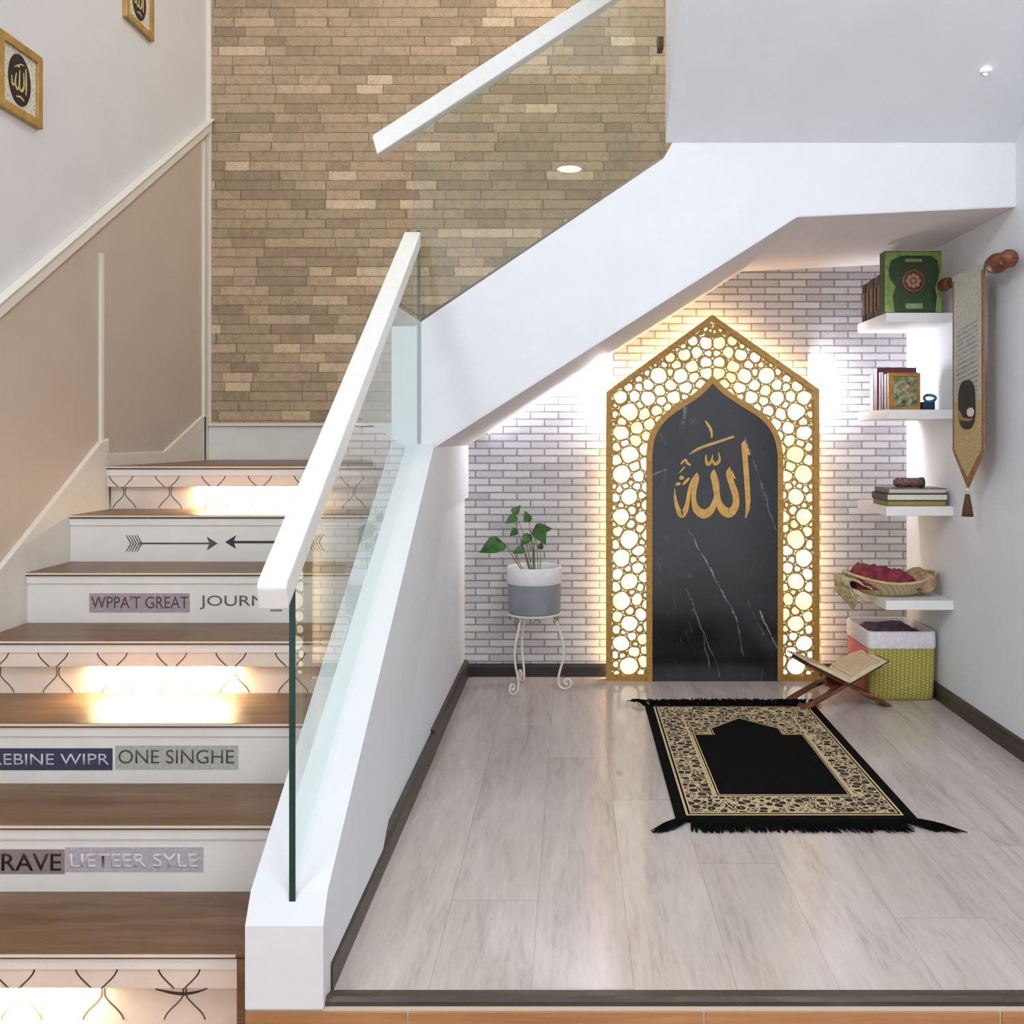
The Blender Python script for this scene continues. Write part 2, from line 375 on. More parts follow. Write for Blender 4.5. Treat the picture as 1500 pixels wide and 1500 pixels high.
def text_mesh(name, body, mat, parent, x0, x1, z0, z1, y, extr=0.0008, bold=0.0, shear=0):
    """flat lettering facing -Y filling the box x0..x1, z0..z1 on plane y"""
    cu = bpy.data.curves.new('t', 'FONT'); cu.body = body; cu.size = 1; cu.extrude = 0.0; cu.offset = bold; cu.resolution_u = 4
    ob = bpy.data.objects.new('t', cu); COL.objects.link(ob)
    dg = bpy.context.evaluated_depsgraph_get(); dg.update()
    me = bpy.data.meshes.new_from_object(ob.evaluated_get(dg))
    bpy.data.objects.remove(ob); bpy.data.curves.remove(cu)
    xs = [v.co.x for v in me.vertices]; ys = [v.co.y for v in me.vertices]
    sx = (x1-x0)/(max(xs)-min(xs)); sz = (z1-z0)/(max(ys)-min(ys)); mx, my = min(xs), min(ys)
    loc = Vector((0, 0, 0)); q = parent
    while q is not None: loc += q.location; q = q.parent
    for v in me.vertices:
        v.co = Vector((x0+(v.co.x-mx)*sx, y, z0+(v.co.y-my)*sz))-loc
    me.materials.clear(); me.materials.append(mat); me.name = name
    o = bpy.data.objects.new(name, me); COL.objects.link(o); o.parent = parent
    so = o.modifiers.new('solid', 'SOLIDIFY'); so.thickness = extr; so.offset = 0
    return o

# ------------------------------------------------------------------ key dimensions
XL, XR = -1.69, 1.449            # stair wall, right wall
YN, YB = 4.11, 4.40              # back of the nook, stone wall
X0, X1 = -0.590, -0.449          # solid string of the first flight
T, R = 0.25, 0.155
Y1 = 1.906
YS = [Y1+T*i for i in range(7)]  # nosing depths
YF = 3.10                        # face of the second flight
YP = 1.712                       # front of the platform

def top_z(Y): return 0.731+0.60*(Y-2.63)
def bot_z(Y): return 0.087+0.62*(Y-2.308)

# ------------------------------------------------------------------ room shell
b = MB(); b.box(X1-0.03, XR, 1.757, YN, -0.06, 0.0); struct(b.build('floor', LAMINATE))
# wood-look tiles cladding the platform front
t = NT('tile_grout'); GROUT = t.bsdf(lin((205, 190, 170)), 0.8)
b = MB(); b.box(X0, XR+0.6, YP+0.004, 1.757, -0.6, -0.002, 0)
b.build('trim_platform_core', GROUT); struct(bpy.data.objects['trim_platform_core']); bpy.data.objects['trim_platform_core'].name = 'trim_4'
xj = [(-0.83)+0.5355*i for i in range(7)]
b = MB()
for i in range(6):
    xa = max(X0, (597-CX)*YP/F+0.5355*(i-1)+0.0022); xb = (597-CX)*YP/F+0.5355*i-0.0022
    for j in range(4):
        b.box(xa, xb, YP, YP+0.006, -0.006-0.15*(j+1)+0.003, -0.006-0.15*j)
struct(b.build('trim_5', TILEW, bevel=0.0008))
b = MB(); b.prism([(1.724, -0.004), (1.724, 0.006), (1.732, 0.012), (1.745, 0.010), (1.750, 0.006), (1.765, 0.004), (1.765, -0.004)], 'X', X1-0.004, XR+0.6)
struct(b.build('trim_1', DARKX))
# lower hall floor in front
b = MB(); b.box(-2.6, 3.2, -2.6, YP+0.2, -0.68, -0.60); struct(b.build('floor_hall', TILEW))
bpy.data.objects['floor_hall'].name = 'floor'

b = MB(); b.prism([(X0+0.02, -0.1), (XR+0.02, -0.1), (XR+0.02, 1.83), (0.736, 1.80), (-0.449, 1.04), (X0+0.02, 0.96)], 'Y', YN, YN+0.10); struct(b.build('wall_back', WBRICK))
b = MB(); b.box(XR, XR+0.12, 1.75, YB+0.1, -0.1, 4.4); b.box(XR+0.6, XR+0.72, -2.6, 1.75, -0.6, 4.4); b.box(XR, XR+0.72, 1.75, 1.85, -0.6, 4.4)
struct(b.build('wall_right', WALLGREY))
b = MB(); b.box(XL-0.12, XL, -2.6, YB+0.1, -0.6, 4.4); struct(b.build('wall_left', STAIRWALL))
b = MB(); b.box(XL-0.1, XR+0.1, YB, YB+0.12, 0.6, 4.4); struct(b.build('wall_stairwell', STONE))
# ceilings
b = MB(); b.box(XL-0.1, XR+0.7, -2.6, 0.9, 3.0, 3.1); struct(b.build('ceiling', WHITE))
b = MB(); b.box(XL-0.1, XR+0.1, 0.8, YB+0.1, 4.3, 4.4); struct(b.build('ceiling_upper', WHITE)); bpy.data.objects['ceiling_upper'].name = 'ceiling'

# baseboards
def bb(name, prof, axis, a0, a1, mat): struct(MB().prism(prof, axis, a0, a1).build(name, mat))
bx = X1-0.016
struct(MB().prism([(bx, 0), (bx+0.020, 0), (bx+0.020, 0.045), (bx+0.014, 0.058), (bx, 0.062)], 'Y', 1.765, 3.12).build('baseboard_left', DARKT))
struct(MB().prism([(bx-0.004, 0), (bx+0.018, 0), (bx+0.018, 0.055), (bx+0.012, 0.07), (bx-0.004, 0.074)], 'Y', 3.12, YN).build('baseboard_inner', DARKT))
struct(MB().prism([(XR, 0), (XR-0.016, 0), (XR-0.016, 0.045), (XR-0.010, 0.058), (XR, 0.062)], 'Y', 1.9, YN).build('baseboard_right', DARKT))
struct(MB().prism([(YN, 0), (YN-0.016, 0), (YN-0.016, 0.042), (YN-0.010, 0.052), (YN, 0.055)], 'X', X1, XR).build('baseboard_back', m_wood('black_brown_baseboard', (22, 18, 16), (32, 27, 25), (46, 40, 36), 'X', 0.4)))

# recessed wall below the string
b = MB(); b.prism([(1.95, 0), (YN, 0), (YN, 0.79), (3.40, 0.79), (2.17, 0.03), (1.95, 0.03)], 'X', X0+0.03, X1-0.016)
struct(b.build('wall_under_stairs', WALLGREY)); bpy.data.objects['wall_under_stairs'].name = 'wall_inner'

# left wall: wainscot below the chair rail, mouldings
def railz(Y): return 1.03-(0 if False else 0)+0  # placeholder
# chair rail measured at x=0,y=446 and x=305,y=186 on plane XL
pa = (XL*F/(0-CX)); pb = (XL*F/(303-CX))
za = H-(447-CY)*pa/F; zb = H-(186-CY)*pb/F
sl = (zb-za)/(pb-pa)
def rz(Y): return za+sl*(Y-pa)
b = MB(); b.prism([(1.2, -0.6), (YB, -0.6), (YB, rz(YB)), (1.2, rz(1.2))], 'X', XL, XL+0.006); struct(b.build('wall_wainscot', WAINSCOT)); bpy.data.objects['wall_wainscot'].name = 'wall_left_panel'
b = MB(); b.prism([(1.2, rz(1.2)-0.022), (YB-0.005, rz(YB)-0.022), (YB-0.005, rz(YB)+0.024), (1.2, rz(1.2)+0.024)], 'X', XL, XL+0.024)
b.prism([(1.2, rz(1.2)+0.024), (YB-0.005, rz(YB)+0.024), (YB-0.005, rz(YB)+0.034), (1.2, rz(1.2)+0.034)], 'X', XL, XL+0.034)
struct(b.build('trim_2', MOULD, bevel=0.003))
b = MB(); b.box(XL, XL+0.016, 3.375, 3.397, 0.93, 1.69); b.box(XL, XL+0.018, YB-0.085, YB-0.065, 0.93, rz(4.3)-0.03); b.box(XL, XL+0.02, YB-0.022, YB, 0.93, 4.3)
struct(b.build('trim_3', MOULD, bevel=0.002))
# sloping skirting along the flight and on the landing
b = MB(); o_ = 0.112
b.prism([(1.5, -0.6), (1.5, (1.5-Y1)*0.62+o_), (3.36, (3.36-Y1)*0.62+o_), (3.42, 1.03), (3.42, 0.7)], 'X', XL, XL+0.022)
b.prism([(3.42, 0.90), (3.42, 0.975), (3.90, 0.975), (4.30, 1.13), (YB, 1.13), (YB, 0.90)], 'X', XL, XL+0.018)
struct(b.build('baseboard_stairs', plain('skirting_paint', (222, 214, 206), 0.5, var=0.01), bevel=0.002))

# ------------------------------------------------------------------ staircase
ST = thing('staircase', (-1.13, Y1, -0.155), 'white staircase with brown wood-look treads turning right above the prayer nook', 'staircase')
# solid string + landing slab edge of first flight
b = MB()
b.prism([(YP, 0.0), (2.168, 0.0), (3.42, 0.775), (YN, 0.775), (YN, 1.013), (YF, top_z(YF)), (1.86, top_z(1.86)), (1.742, top_z(1.742)), (YP, 0.15)], 'X', X0, X1)
b.build('string_wall', WHITE, ST)
b = MB(); b.box(X0, X0+0.05, Y1-0.03, 3.6, -0.6, 0.0); b.box(XL+0.02, X0+0.02, 3.45, YB-0.02, 0.775, 0.905); b.build('stair_base', WHITE, ST)
# upper flight body with soffit, parapet face, second landing
def pz(x, y): p = U(x, y, YF); return (p.x, p.z)
low = [(-0.449, 1.00), pz(1168, 318), (XR, 1.786)]
# stepped top
body = [(-0.480, 0.980), pz(1168, 318), (XR, 1.786), (XR, 2.015), (0.69, 2.015)]
for j in range(5, -1, -1):
    x = -0.72+0.235*j; zt = 1.085+0.155*j
    body += [(x+0.235, zt), (max(x, -0.586), zt)]
body += [(-0.586, 0.90), (-0.48, 0.90)]
b = MB(); b.prism(body, 'Y', YF+0.002, YB-0.02); b.build('upper_flight', plain('soffit_paint', (226, 222, 224), 0.6, var=0.01), ST)
b = MB(); b.box(-0.72, -0.588, 3.43, YB-0.06, 0.93, 1.085); b.build('upper_step', RISERW, ST)
par = [(X0, 0.95), (-0.452, 0.95), (-0.452, 1.002), pz(1168, 317), (XR, 1.789), (XR, 2.0), (0.33, 2.0), pz(972, 232), pz(607, 478), (X0, pz(607, 478)[1]-0.0)]
b = MB(); b.prism(par, 'Y', YF, YF+0.10); b.build('upper_string', WHITE, ST)
# landing at the level of tread 7 and the third flight's sloping soffit
xk = pz(975, 225)[0]
prof = [(YF, 2.0), (YF+0.0, 4.28), (1.2, 4.28), (1.2, 2.0+0.62*(YF-1.2)), ]
b = MB(); b.prism([(YF-0.001, 1.996), (YF-0.001, 4.28), (0.92, 4.28), (0.92, 1.996+0.62*(YF-0.92))], 'X', xk, XR); b.build('top_flight', WALLGREY, ST)

def arab(y, xa, xb, ztop, zbot, mbx, zref, P_=0.166):
    """lantern-tile outlines as thin ribbons on plane y"""
    n = 26; w = 0.0016
    def wv(z):
        th = PI*(zref-z)/0.121
        s = math.sin(max(0, min(PI, th))); return min(1.0, s**1.9*1.06)
    j = math.floor(xa/(P_/2))
    while j*P_/2 < xb+P_/2:
        sg = 1 if j % 2 == 0 else -1
        pts = []
        for i in range(n+1):
            z = zbot+(ztop-zbot)*i/n
            x = j*P_/2+sg*(P_/4-0.003)*wv(z)
            pts.append((x, z))
        for i in range(n):
            (xa1, za1), (xb1, zb1) = pts[i], pts[i+1]
            if not (xa < xa1 < xb and xa < xb1 < xb): continue
            dx, dz = xb1-xa1, zb1-za1; L = math.hypot(dx, dz); nx, nz = -dz/L*w, dx/L*w
            ex, ez = dx/L*0.0006, dz/L*0.0006
            mbx.prism([(xa1-nx-ex, za1-nz-ez), (xb1-nx+ex, zb1-nz+ez), (xb1+nx+ex, zb1+nz+ez), (xa1+nx-ex, za1+nz-ez)], 'Y', y-0.0008, y+0.0004)
        j += 1
def ribbon(mb, pts, y0, y1, mat=0):
    """pts (x,z,width)"""
    L = []; Rr = []
    for i in range(len(pts)):
        a = pts[max(i-1, 0)]; c = pts[min(i+1, len(pts)-1)]
        dx, dz = c[0]-a[0], c[1]-a[1]; l = math.hypot(dx, dz) or 1
        nx, nz = -dz/l, dx/l; w = pts[i][2]/2
        L.append((pts[i][0]+nx*w, pts[i][1]+nz*w)); Rr.append((pts[i][0]-nx*w, pts[i][1]-nz*w))
    for i in range(len(pts)-1):
        mb.prism([L[i], L[i+1], Rr[i+1], Rr[i]], 'Y', y0, y1, mat)
def crom(pts, k=5):
    out = []
    P = [pts[0]]+list(pts)+[pts[-1]]
    for i in range(1, len(P)-2):
        for s in range(k):
            u = s/k
            out.append(tuple(0.5*((2*P[i][d])+(-P[i-1][d]+P[i+1][d])*u+(2*P[i-1][d]-5*P[i][d]+4*P[i+1][d]-P[i+2][d])*u*u+(-P[i-1][d]+3*P[i][d]-3*P[i+1][d]+P[i+2][d])*u**3) for d in range(len(pts[0]))))
    out.append(tuple(pts[-1])); return out

XA, XB = XL+0.022, X0
LIT = (1, 4, 7)
TILEBG = plain('glazed_tile', (226, 212, 200), 0.28, var=0.03, scale=10)
LED = emis('led_strip_warm', (255, 226, 170), 60)
risers = {}
for k in range(1, 8):
    z1 = (k-1)*R; z0 = z1-R; y = YS[k-1]
    xb = XB if k > 2 else -0.672
    # tread board
    yb = YS[k]+(0.03 if k+1 in LIT else 0) if k < 7 else YB-0.02
    b = MB(); b.box(XA, XB, y-0.010, yb+0.002, z1-0.008, z1)
    if k == 7: b.box(XB, -0.5, YF+0.11, yb, z1-0.008, z1)
    td = b.build('tread', TREAD, ST, bevel=0.001)
    if k == 7: td['label'] = 'wide landing with brown wood-look top'
    # cream nosing strip under the board
    b = MB(); b.box(XA, xb, y-0.013, y+0.006, z1-0.0060, z1-0.0012); b.box(XA, xb, y-0.0085, y+0.006, z1-0.0115, z1-0.0060, 1); b.box(XA, xb, y-0.005, y+0.006, z1-0.034, z1-0.0115, 2)
    b.build('nosing_strip', [CREAM, TREAD, RISERW], td)
    lit = k in LIT
    b = MB()
    if lit:
        zc = z1-0.034-0.040
        b.box(XA, xb, y-0.001, y+0.03, zc, z1-0.034)          # upper band stands proud
        b.box(XA, xb, y+0.026, y+0.036, z0 if k > 1 else -0.6, zc+0.002)         # lower band set back
        r = b.build('riser', TILEBG, ST)
        b = MB(); arab(y-0.001, XA, xb, z1-0.034, zc, b, z1-0.034); arab(y+0.026, XA, xb, zc, z0+0.002, b, z1-0.034)
        # keep only the parts of the set-back lines below the band: the band itself hides the rest
        b.build('tile_outline', GROUTLINE, r)
        xm = -1.15 if k != 1 else -1.17; hw = 0.20
        b = MB(); b.box(xm-hw, xm+hw, y+0.006, y+0.022, zc-0.005, zc-0.0005, 0)
        b.build('led_strip', LED, r)
        la = bpy.data.lights.new('step_light', 'AREA'); la.shape = 'RECTANGLE'; la.size = 0.36; la.size_y = 0.012; la.energy = {1: 2.6, 4: 2.8, 7: 1.8}[k]; la.color = (1.0, 0.80, 0.50)
        lo = bpy.data.objects.new('step_light', la); COL.objects.link(lo); lo.location = (xm, y+0.006, zc-0.008); lo.rotation_euler = (math.radians(12), 0, 0)
    else:
        b.box(XA, xb, y, y+0.03, z0, z1-0.034)
        r = b.build('riser', RISERW, ST)
    if k <= 2:
        q = MB(); q.box(xb, XB, y-0.004, y+0.03, z0 if k == 2 else -0.6, z1-0.014); q.build('end_trim', TREAD, ST)
    risers[k] = r
# dark crescent mark on the lowest riser
y = YS[0]
pts = [(-1, 0)]; 
def rp(x, yy, k): p = U(x, yy, YS[k-1]); return (p.x, p.z)
b = MB(); q = [rp(228, 1448, 1)+(0.002,), rp(250, 1453, 1)+(0.005,), rp(270, 1455, 1)+(0.006,), rp(290, 1452, 1)+(0.004,), rp(304, 1447, 1)+(0.002,)]
ribbon(b, crom(q), y-0.0025, y-0.001); b.build('dark_mark', plain('dark_mark', (48, 42, 44), 0.6), risers[1])
# tall white skirting at the back of the landing
b = MB(); b.box(XL+0.018, -0.3, YB-0.035, YB-0.018, 0.93, 1.085); b.box(XL+0.018, -0.3, YB-0.05, YB-0.014, 1.085, 1.10, 1)
struct(b.build('baseboard_landing', [RISERW, CREAM], None, bevel=0.002))

# lettering and arrows printed on the risers
def panel(k, x0, x1, y0, y1, rgb, name):
    b = MB(); a = rp(x0, y0, k); c = rp(x1, y1, k); y = YS[k-1]
    b.box(a[0], c[0], y-0.0012, y+0.001, c[1], a[1])
    return b.build(name, plain('ink_%d_%d' % (k, x0), rgb, 0.6, var=0.08, scale=120), risers[k])
def words(k, s, x0, x1, y0, y1, rgb, bold=0.0):
    a = rp(x0, y0, k); c = rp(x1, y1, k)
    o = text_mesh('lettering', s, plain('ink_t_%d_%d' % (k, x0), rgb, 0.6), risers[k], a[0], c[0], c[1], a[1], YS[k-1]-0.0018, 0.001, bold)
    return o
panel(5, 131, 278, 869, 897, (166, 152, 158), 'lettering_panel')
words(5, "WPPA'T GREAT", 134, 276, 873, 891, (84, 72, 78))
words(5, 'JOURNEY', 293, 424, 872, 892, (104, 98, 100), -0.004)
panel(3, -60, 165, 1096, 1128, (58, 58, 84), 'lettering_panel')
words(3, 'REBINE WIPR', -12, 160, 1104, 1120, (196, 196, 208), -0.002)
panel(3, 169, 349, 1092, 1127, (176, 178, 172), 'lettering_panel')
words(3, 'ONE SINGHE', 174, 343, 1098, 1118, (78, 84, 80), -0.004)
panel(2, -40, 95, 1244, 1280, (140, 126, 126), 'lettering_panel')
words(2, 'RAVE', 3, 90, 1250, 1275, (36, 28, 30), 0.004)
panel(2, 96, 298, 1241, 1277, (178, 172, 182), 'lettering_panel')
words(2, 'LIETEER SYLE', 103, 290, 1250, 1270, (218, 214, 220), 0.008)
def arrow(k, xs, xe, yc, rgb, thick, fl):
    y = YS[k-1]; u = 1 if xe > xs else -1; W = YS[k-1]/F
    b = MB()
    def q(dx, dy): p = rp(xe-u*dx, yc-dy, k); return p
    b.prism([q(0, 0), q(16, 10), q(12, 0), q(16, -10)], 'Y', y-0.0016, y+0.0005)
    a = rp(xs+u*20, yc, k); e = rp(xe-u*10, yc, k)
    b.box(min(a[0], e[0]), max(a[0], e[0]), y-0.0014, y+0.0005, a[1]-thick*W/2, a[1]+thick*W/2)
    for i in range(fl):
        for s in (-1, 1):
            x = xs+u*(3+i*4); p0 = rp(x+u*4, yc, k); p1 = rp(x-u*5+u*2, yc+s*12, k)
            ribbon(b, [(p0[0], p0[1], 1.6*W), (p1[0], p1[1], 1.0*W)], y-0.0016, y+0.0005)
    b.build('arrow', plain('ink_arrow_%d' % xs, rgb, 0.6), risers[k])
arrow(6, 185, 319, 796, (86, 82, 86), 2.4, 5)
arrow(6, 474, 330, 794, (52, 48, 52), 3.6, 5)

# ------------------------------------------------------------------ glass balustrades
GB = thing('glass_balustrade', (-0.51, 1.73, top_z(1.73)), 'clear glass panel with white handrail rising beside the lower stair flight', 'balustrade', )
def hz(Y): return 0.800+0.638*(Y-1.645)        # top of handrail
g0, g1 = 1.733, YF-0.002
b = MB(); gx = -0.517
poly = [(g0, top_z(g0)-0.02), (g1, top_z(g1)-0.0), (g1, hz(g1)-0.02), (g0, hz(g0)-0.02)]
b.prism(poly, 'X', gx, gx+0.012, 0, 1)
b.xform(Matrix.Translation((-0.51, 1.73, 0)) @ Matrix.Rotation(-0.008, 4, 'Z') @ Matrix.Translation((0.51, -1.73, 0))); b.build('glass_panel', [GLASS, GEDGE], GB)
b = MB(); r0, r1 = 1.625, 3.045; nrm = Vector((0, -0.538, 0.843))
b.prism([(r0, hz(r0)-0.052), (r0-0.012, hz(r0)-0.012), (r0-0.004, hz(r0)), (r1, hz(r1)), (r1, hz(r1)-0.052)], 'X', -0.538, -0.486)
b.build('handrail', RAILW, GB, bevel=0.004)
b = MB(); b.prism([(r0+0.012, hz(r0)-0.056), (r1-0.02, hz(r1-0.02)-0.062), (r1-0.02, hz(r1-0.02)-0.05), (r0+0.012, hz(r0)-0.046)], 'X', gx-0.004, gx+0.016); b.build('rail_channel', plain('steel', (120, 124, 120), 0.3, 0.9), GB)

GB2 = thing('glass_balustrade', (-0.51, 3.15, 1.4), 'clear glass panel with white handrail along the upper flight over the nook', 'balustrade')
def rl(x): return U(x, 0, 3.15).x
def zz(x, y): return U(x, y, 3.15).z
xg0 = rl(606); xg1 = U(974, 0, 3.10).x
zb0 = zz(607, 478)-0.02; zb1 = zz(972, 232)-0.02
def hl(xw):  # centre of handrail 2
    xa, za_ = rl(553), zz(553, 211); xb_, zb_ = rl(886), zz(886, -4)
    return za_+(zb_-za_)*(xw-xa)/(xb_-xa)
b = MB(); b.prism([(xg0, zb0), (xg1, zb1), (xg1, hl(xg1)), (xg0, hl(xg0))], 'Y', 3.144, 3.156, 0, 1); b.build('glass_panel', [GLASS, plain('glass_edge_pale', (150, 170, 152), 0.15)], GB2)
xa, xb_ = rl(549), xg1
b = MB(); b.prism([(xa-0.004, hl(xa)+0.022), (xa+0.012, hl(xa)-0.036), (xb_, hl(xb_)-0.034), (xb_, hl(xb_)+0.030), (xa, hl(xa)+0.030)], 'Y', 3.125, 3.178); b.build('handrail', RAILW, GB2, bevel=0.004)
b = MB(); b.prism([(xg0, zb0+0.018), (xg1, zb1+0.018), (xg1, zb1+0.026), (xg0, zb0+0.026)], 'Y', 3.139, 3.161); b.build('base_channel', plain('channel_dark', (112, 104, 92), 0.4, 0.5), GB2)
p = U(969, 62, 3.13); b = MB(); b.box(p.x-0.012, p.x+0.006, 3.12, 3.17, p.z-0.022, p.z+0.016); b.build('wall_clamp', plain('clamp_brown', (88, 74, 62), 0.4, 0.5), GB2, bevel=0.002)

# ------------------------------------------------------------------ illuminated prayer niche panel
YA = 4.033
def A(x, y): p = U(x, y, YA); return (p.x, p.z)
NP = thing('prayer_niche_panel', (0.6, YA+0.02, 0.0), 'tall backlit gold lattice arch panel around black marble against the brick wall', 'wall panel')
outer = [A(888, 998), A(1200, 998), A(1200, 570), A(1043, 461), A(888, 574)]
def inset(poly, d):
    out = []; n = len(poly)
    for i in range(n):
        p0, p1, p2 = Vector(poly[i-1]), Vector(poly[i]), Vector(poly[(i+1) % n])
        e1 = (p1-p0).normalized(); e2 = (p2-p1).normalized(); n1 = Vector((-e1.y, e1.x)); n2 = Vector((-e2.y, e2.x))
        k = (n1+n2).normalized(); out.append(tuple(p1+k*(d/max(0.3, k.dot(n1)))))
    return out
area = sum(outer[i][0]*outer[(i+1) % 5][1]-outer[(i+1) % 5][0]*outer[i][1] for i in range(5))
assert area > 0
inn = inset(outer, 0.024)
# frame ring
def ring(mb, po, pi, y0, y1, mat=0):
    n = len(po)
    for i in range(n):
        j = (i+1) % n; mb.prism([po[i], po[j], pi[j], pi[i]], 'Y', y0, y1, mat)
b = MB(); ring(b, outer, inn, YA-0.006, YA+0.036); b.build('outer_frame', GOLD, NP)
# marble arch outline
half = [(0, -90), (0, 0)]
ml = [(955, 997), (955, 668), (958, 645), (966, 627), (980, 611), (1000, 597), (1020, 584), (1033, 573), (1043, 562)]
mr = [(1055, 574), (1068, 584), (1088, 597), (1110, 611), (1125, 627), (1134, 645), (1138, 668), (1138, 997)]
ms = crom([A(*p) for p in ml[1:]], 4)+crom([A(*ml[-1])]+[A(*p) for p in mr[:-1]], 4)[1:]
marb = [A(*ml[0])]+ms+[A(*mr[-1])]
marb = marb[::-1]   # CCW
def off(poly, d):
    return inset(poly, -d)
mo = off(marb, 0.024)
# close bottom flush
mo[0] = (mo[0][0], A(0, 998)[1]); mo[-1] = (mo[-1][0], A(0, 998)[1])
b = MB(); b.prism(marb, 'Y', YA-0.012, YA+0.03); b.build('marble_panel', MARBLE, NP)
b = MB(); n = len(marb)
for i in range(n-1): b.prism([marb[i], marb[i+1], mo[i+1], mo[i]], 'Y', YA-0.018, YA+0.03)
b.build('inner_frame', GOLD, NP)
# backlight
def m_glow():
    t = NT('backlit_acrylic'); e = t.n('ShaderNodeEmission')
    n = t.noise(t.coord((1, 1, 1)), 5.0, 2)
    c = t.ramp(n, [(0.38, lin((255, 224, 172))), (0.58, lin((248, 242, 216)))])
    t.l(c, e.inputs[0]); e.inputs[1].default_value = 1.45; t.l(e.outputs[0], t.out.inputs[0]); return t.m
b = MB(); b.prism(inset(outer, 0.02), 'Y', YA+0.020, YA+0.026); b.build('light_panel', m_glow(), NP)
# lattice: power diagram of rings mirrored about the axis
random.seed(21)
xc = (outer[0][0]+outer[1][0])/2; zlo = inn[0][1]; zhi = inn[3][1]
px = YA/F
def inside(poly, p):
    for i in range(len(poly)):
        a, c = poly[i], poly[(i+1) % len(poly)]
        if (c[0]-a[0])*(p[1]-a[1])-(c[1]-a[1])*(p[0]-a[0]) < 0: return False
    return True
def pip(poly, p):
    r = False; n = len(poly); j = n-1
    for i in range(n):
        if (poly[i][1] > p[1]) != (poly[j][1] > p[1]) and p[0] < (poly[j][0]-poly[i][0])*(p[1]-poly[i][1])/(poly[j][1]-poly[i][1])+poly[i][0]: r = not r
        j = i
    return r
cand = []
# big rosettes up the columns and over the gable, then smaller ones poured between
zz_ = zlo+14*px; s = 0
while zz_ < outer[4][1]-0.01:
    cand.append((xc-(156-22-(12 if s % 2 == 0 else 0))*px, zz_, (12.5 if s % 3 else 14)*px)); zz_ += (29 if s % 2 else 33)*px; s += 1
g = [(911, 583, 11), (949, 583, 11), (987, 582, 10), (965, 550, 13), (997, 550, 11), (1003, 521, 10), (980, 521, 11), (1034, 503, 10), (1015, 498, 9), (911, 618, 10)]
cand += [(U(x, y, YA).x, U(x, y, YA).z, r*px) for x, y, r in g]
deep = inset(marb, 0.035)
for r in (8.5, 7, 5.5, 4.5):
    for _ in range(9000):
        x = random.uniform(inn[0][0], xc); z = random.uniform(zlo, zhi)
        if pip(inset(mo, 0.05) if False else deep, (x, z)): continue
        if all((x-c[0])**2+(z-c[1])**2 > ((r*px+c[2])*0.93)**2 for c in cand) and abs(x-xc) > r*px*0.8: cand.append((x, z, r*px))
cand += [(2*xc-x, z, r) for x, z, r in cand]
b = MB(); STR = 0.0074
for i, (x, z, r) in enumerate(cand):
    if not inside(outer, (x, z)): continue
    if pip(inset(marb, 0.004), (x, z)): continue
    poly = [(p[0], p[1]) for p in inn]
    near = sorted(((x-c[0])**2+(z-c[1])**2, k) for k, c in enumerate(cand) if k != i)[:60]
    for d2, k in near:
        c = cand[k]
        if d2 < 1e-8: continue
        dx, dz = c[0]-x, c[1]-z
        lim = (d2+r*r-c[2]*c[2])/2
        out = []
        for q in range(len(poly)):
            a, e = poly[q], poly[(q+1) % len(poly)]
            da = (a[0]-x)*dx+(a[1]-z)*dz-lim; de = (e[0]-x)*dx+(e[1]-z)*dz-lim
            if da <= 0: out.append(a)
            if (da < 0) != (de < 0):
                u = da/(da-de); out.append((a[0]+(e[0]-a[0])*u, a[1]+(e[1]-a[1])*u))
        poly = out
        if len(poly) < 3: break
    if len(poly) < 3: continue
    cx_ = sum(p[0] for p in poly)/len(poly); cz_ = sum(p[1] for p in poly)/len(poly)
    # resample by angle: boundary radius, hole = rounded inner curve
    N = 22; bo = []; ho = []
    for q in range(N):
        a = 2*PI*(q+0.5)/N; ux, uz = math.cos(a), math.sin(a); best = 9
        for w in range(len(poly)):
            p0, p1 = poly[w], poly[(w+1) % len(poly)]
            ex, ez = p1[0]-p0[0], p1[1]-p0[1]; den = ux*ez-uz*ex
            if abs(den) < 1e-12: continue
            tt = ((p0[0]-cx_)*ez-(p0[1]-cz_)*ex)/den; ss = ((p0[0]-cx_)*uz-(p0[1]-cz_)*ux)/den
            if tt > 0 and -1e-6 <= ss <= 1+1e-6: best = min(best, tt)
        bo.append(best)
    if max(bo) > 1: continue
    rmin = min(bo)
    for q in range(N):
        av = sum(bo[(q+e) % N]*w for e, w in ((-2, .12), (-1, .22), (0, .32), (1, .22), (2, .12)))
        ho.append(max(0.0004, min(min(av, bo[q]), rmin*1.38)-STR*0.62))
    if rmin < STR*0.9: ho = [0.0003]*N
    V = []
    for rad in (bo, ho):
        for yy in (YA+0.002, YA+0.010):
            V += [(cx_+math.cos(2*PI*(q+0.5)/N)*rad[q], yy, cz_+math.sin(2*PI*(q+0.5)/N)*rad[q]) for q in range(N)]
    Fc = []
    for q in range(N):
        e = (q+1) % N
        Fc.append((q, e, 2*N+e, 2*N+q)); Fc.append((2*N+q, 2*N+e, 3*N+e, 3*N+q))
    b.add(V, Fc)
    # a small rosette drawn inside the larger openings
    if rmin > 8.3*px and rmin < 20*px:
        for q in range(0): pass
b.build('lattice', GOLD, NP)
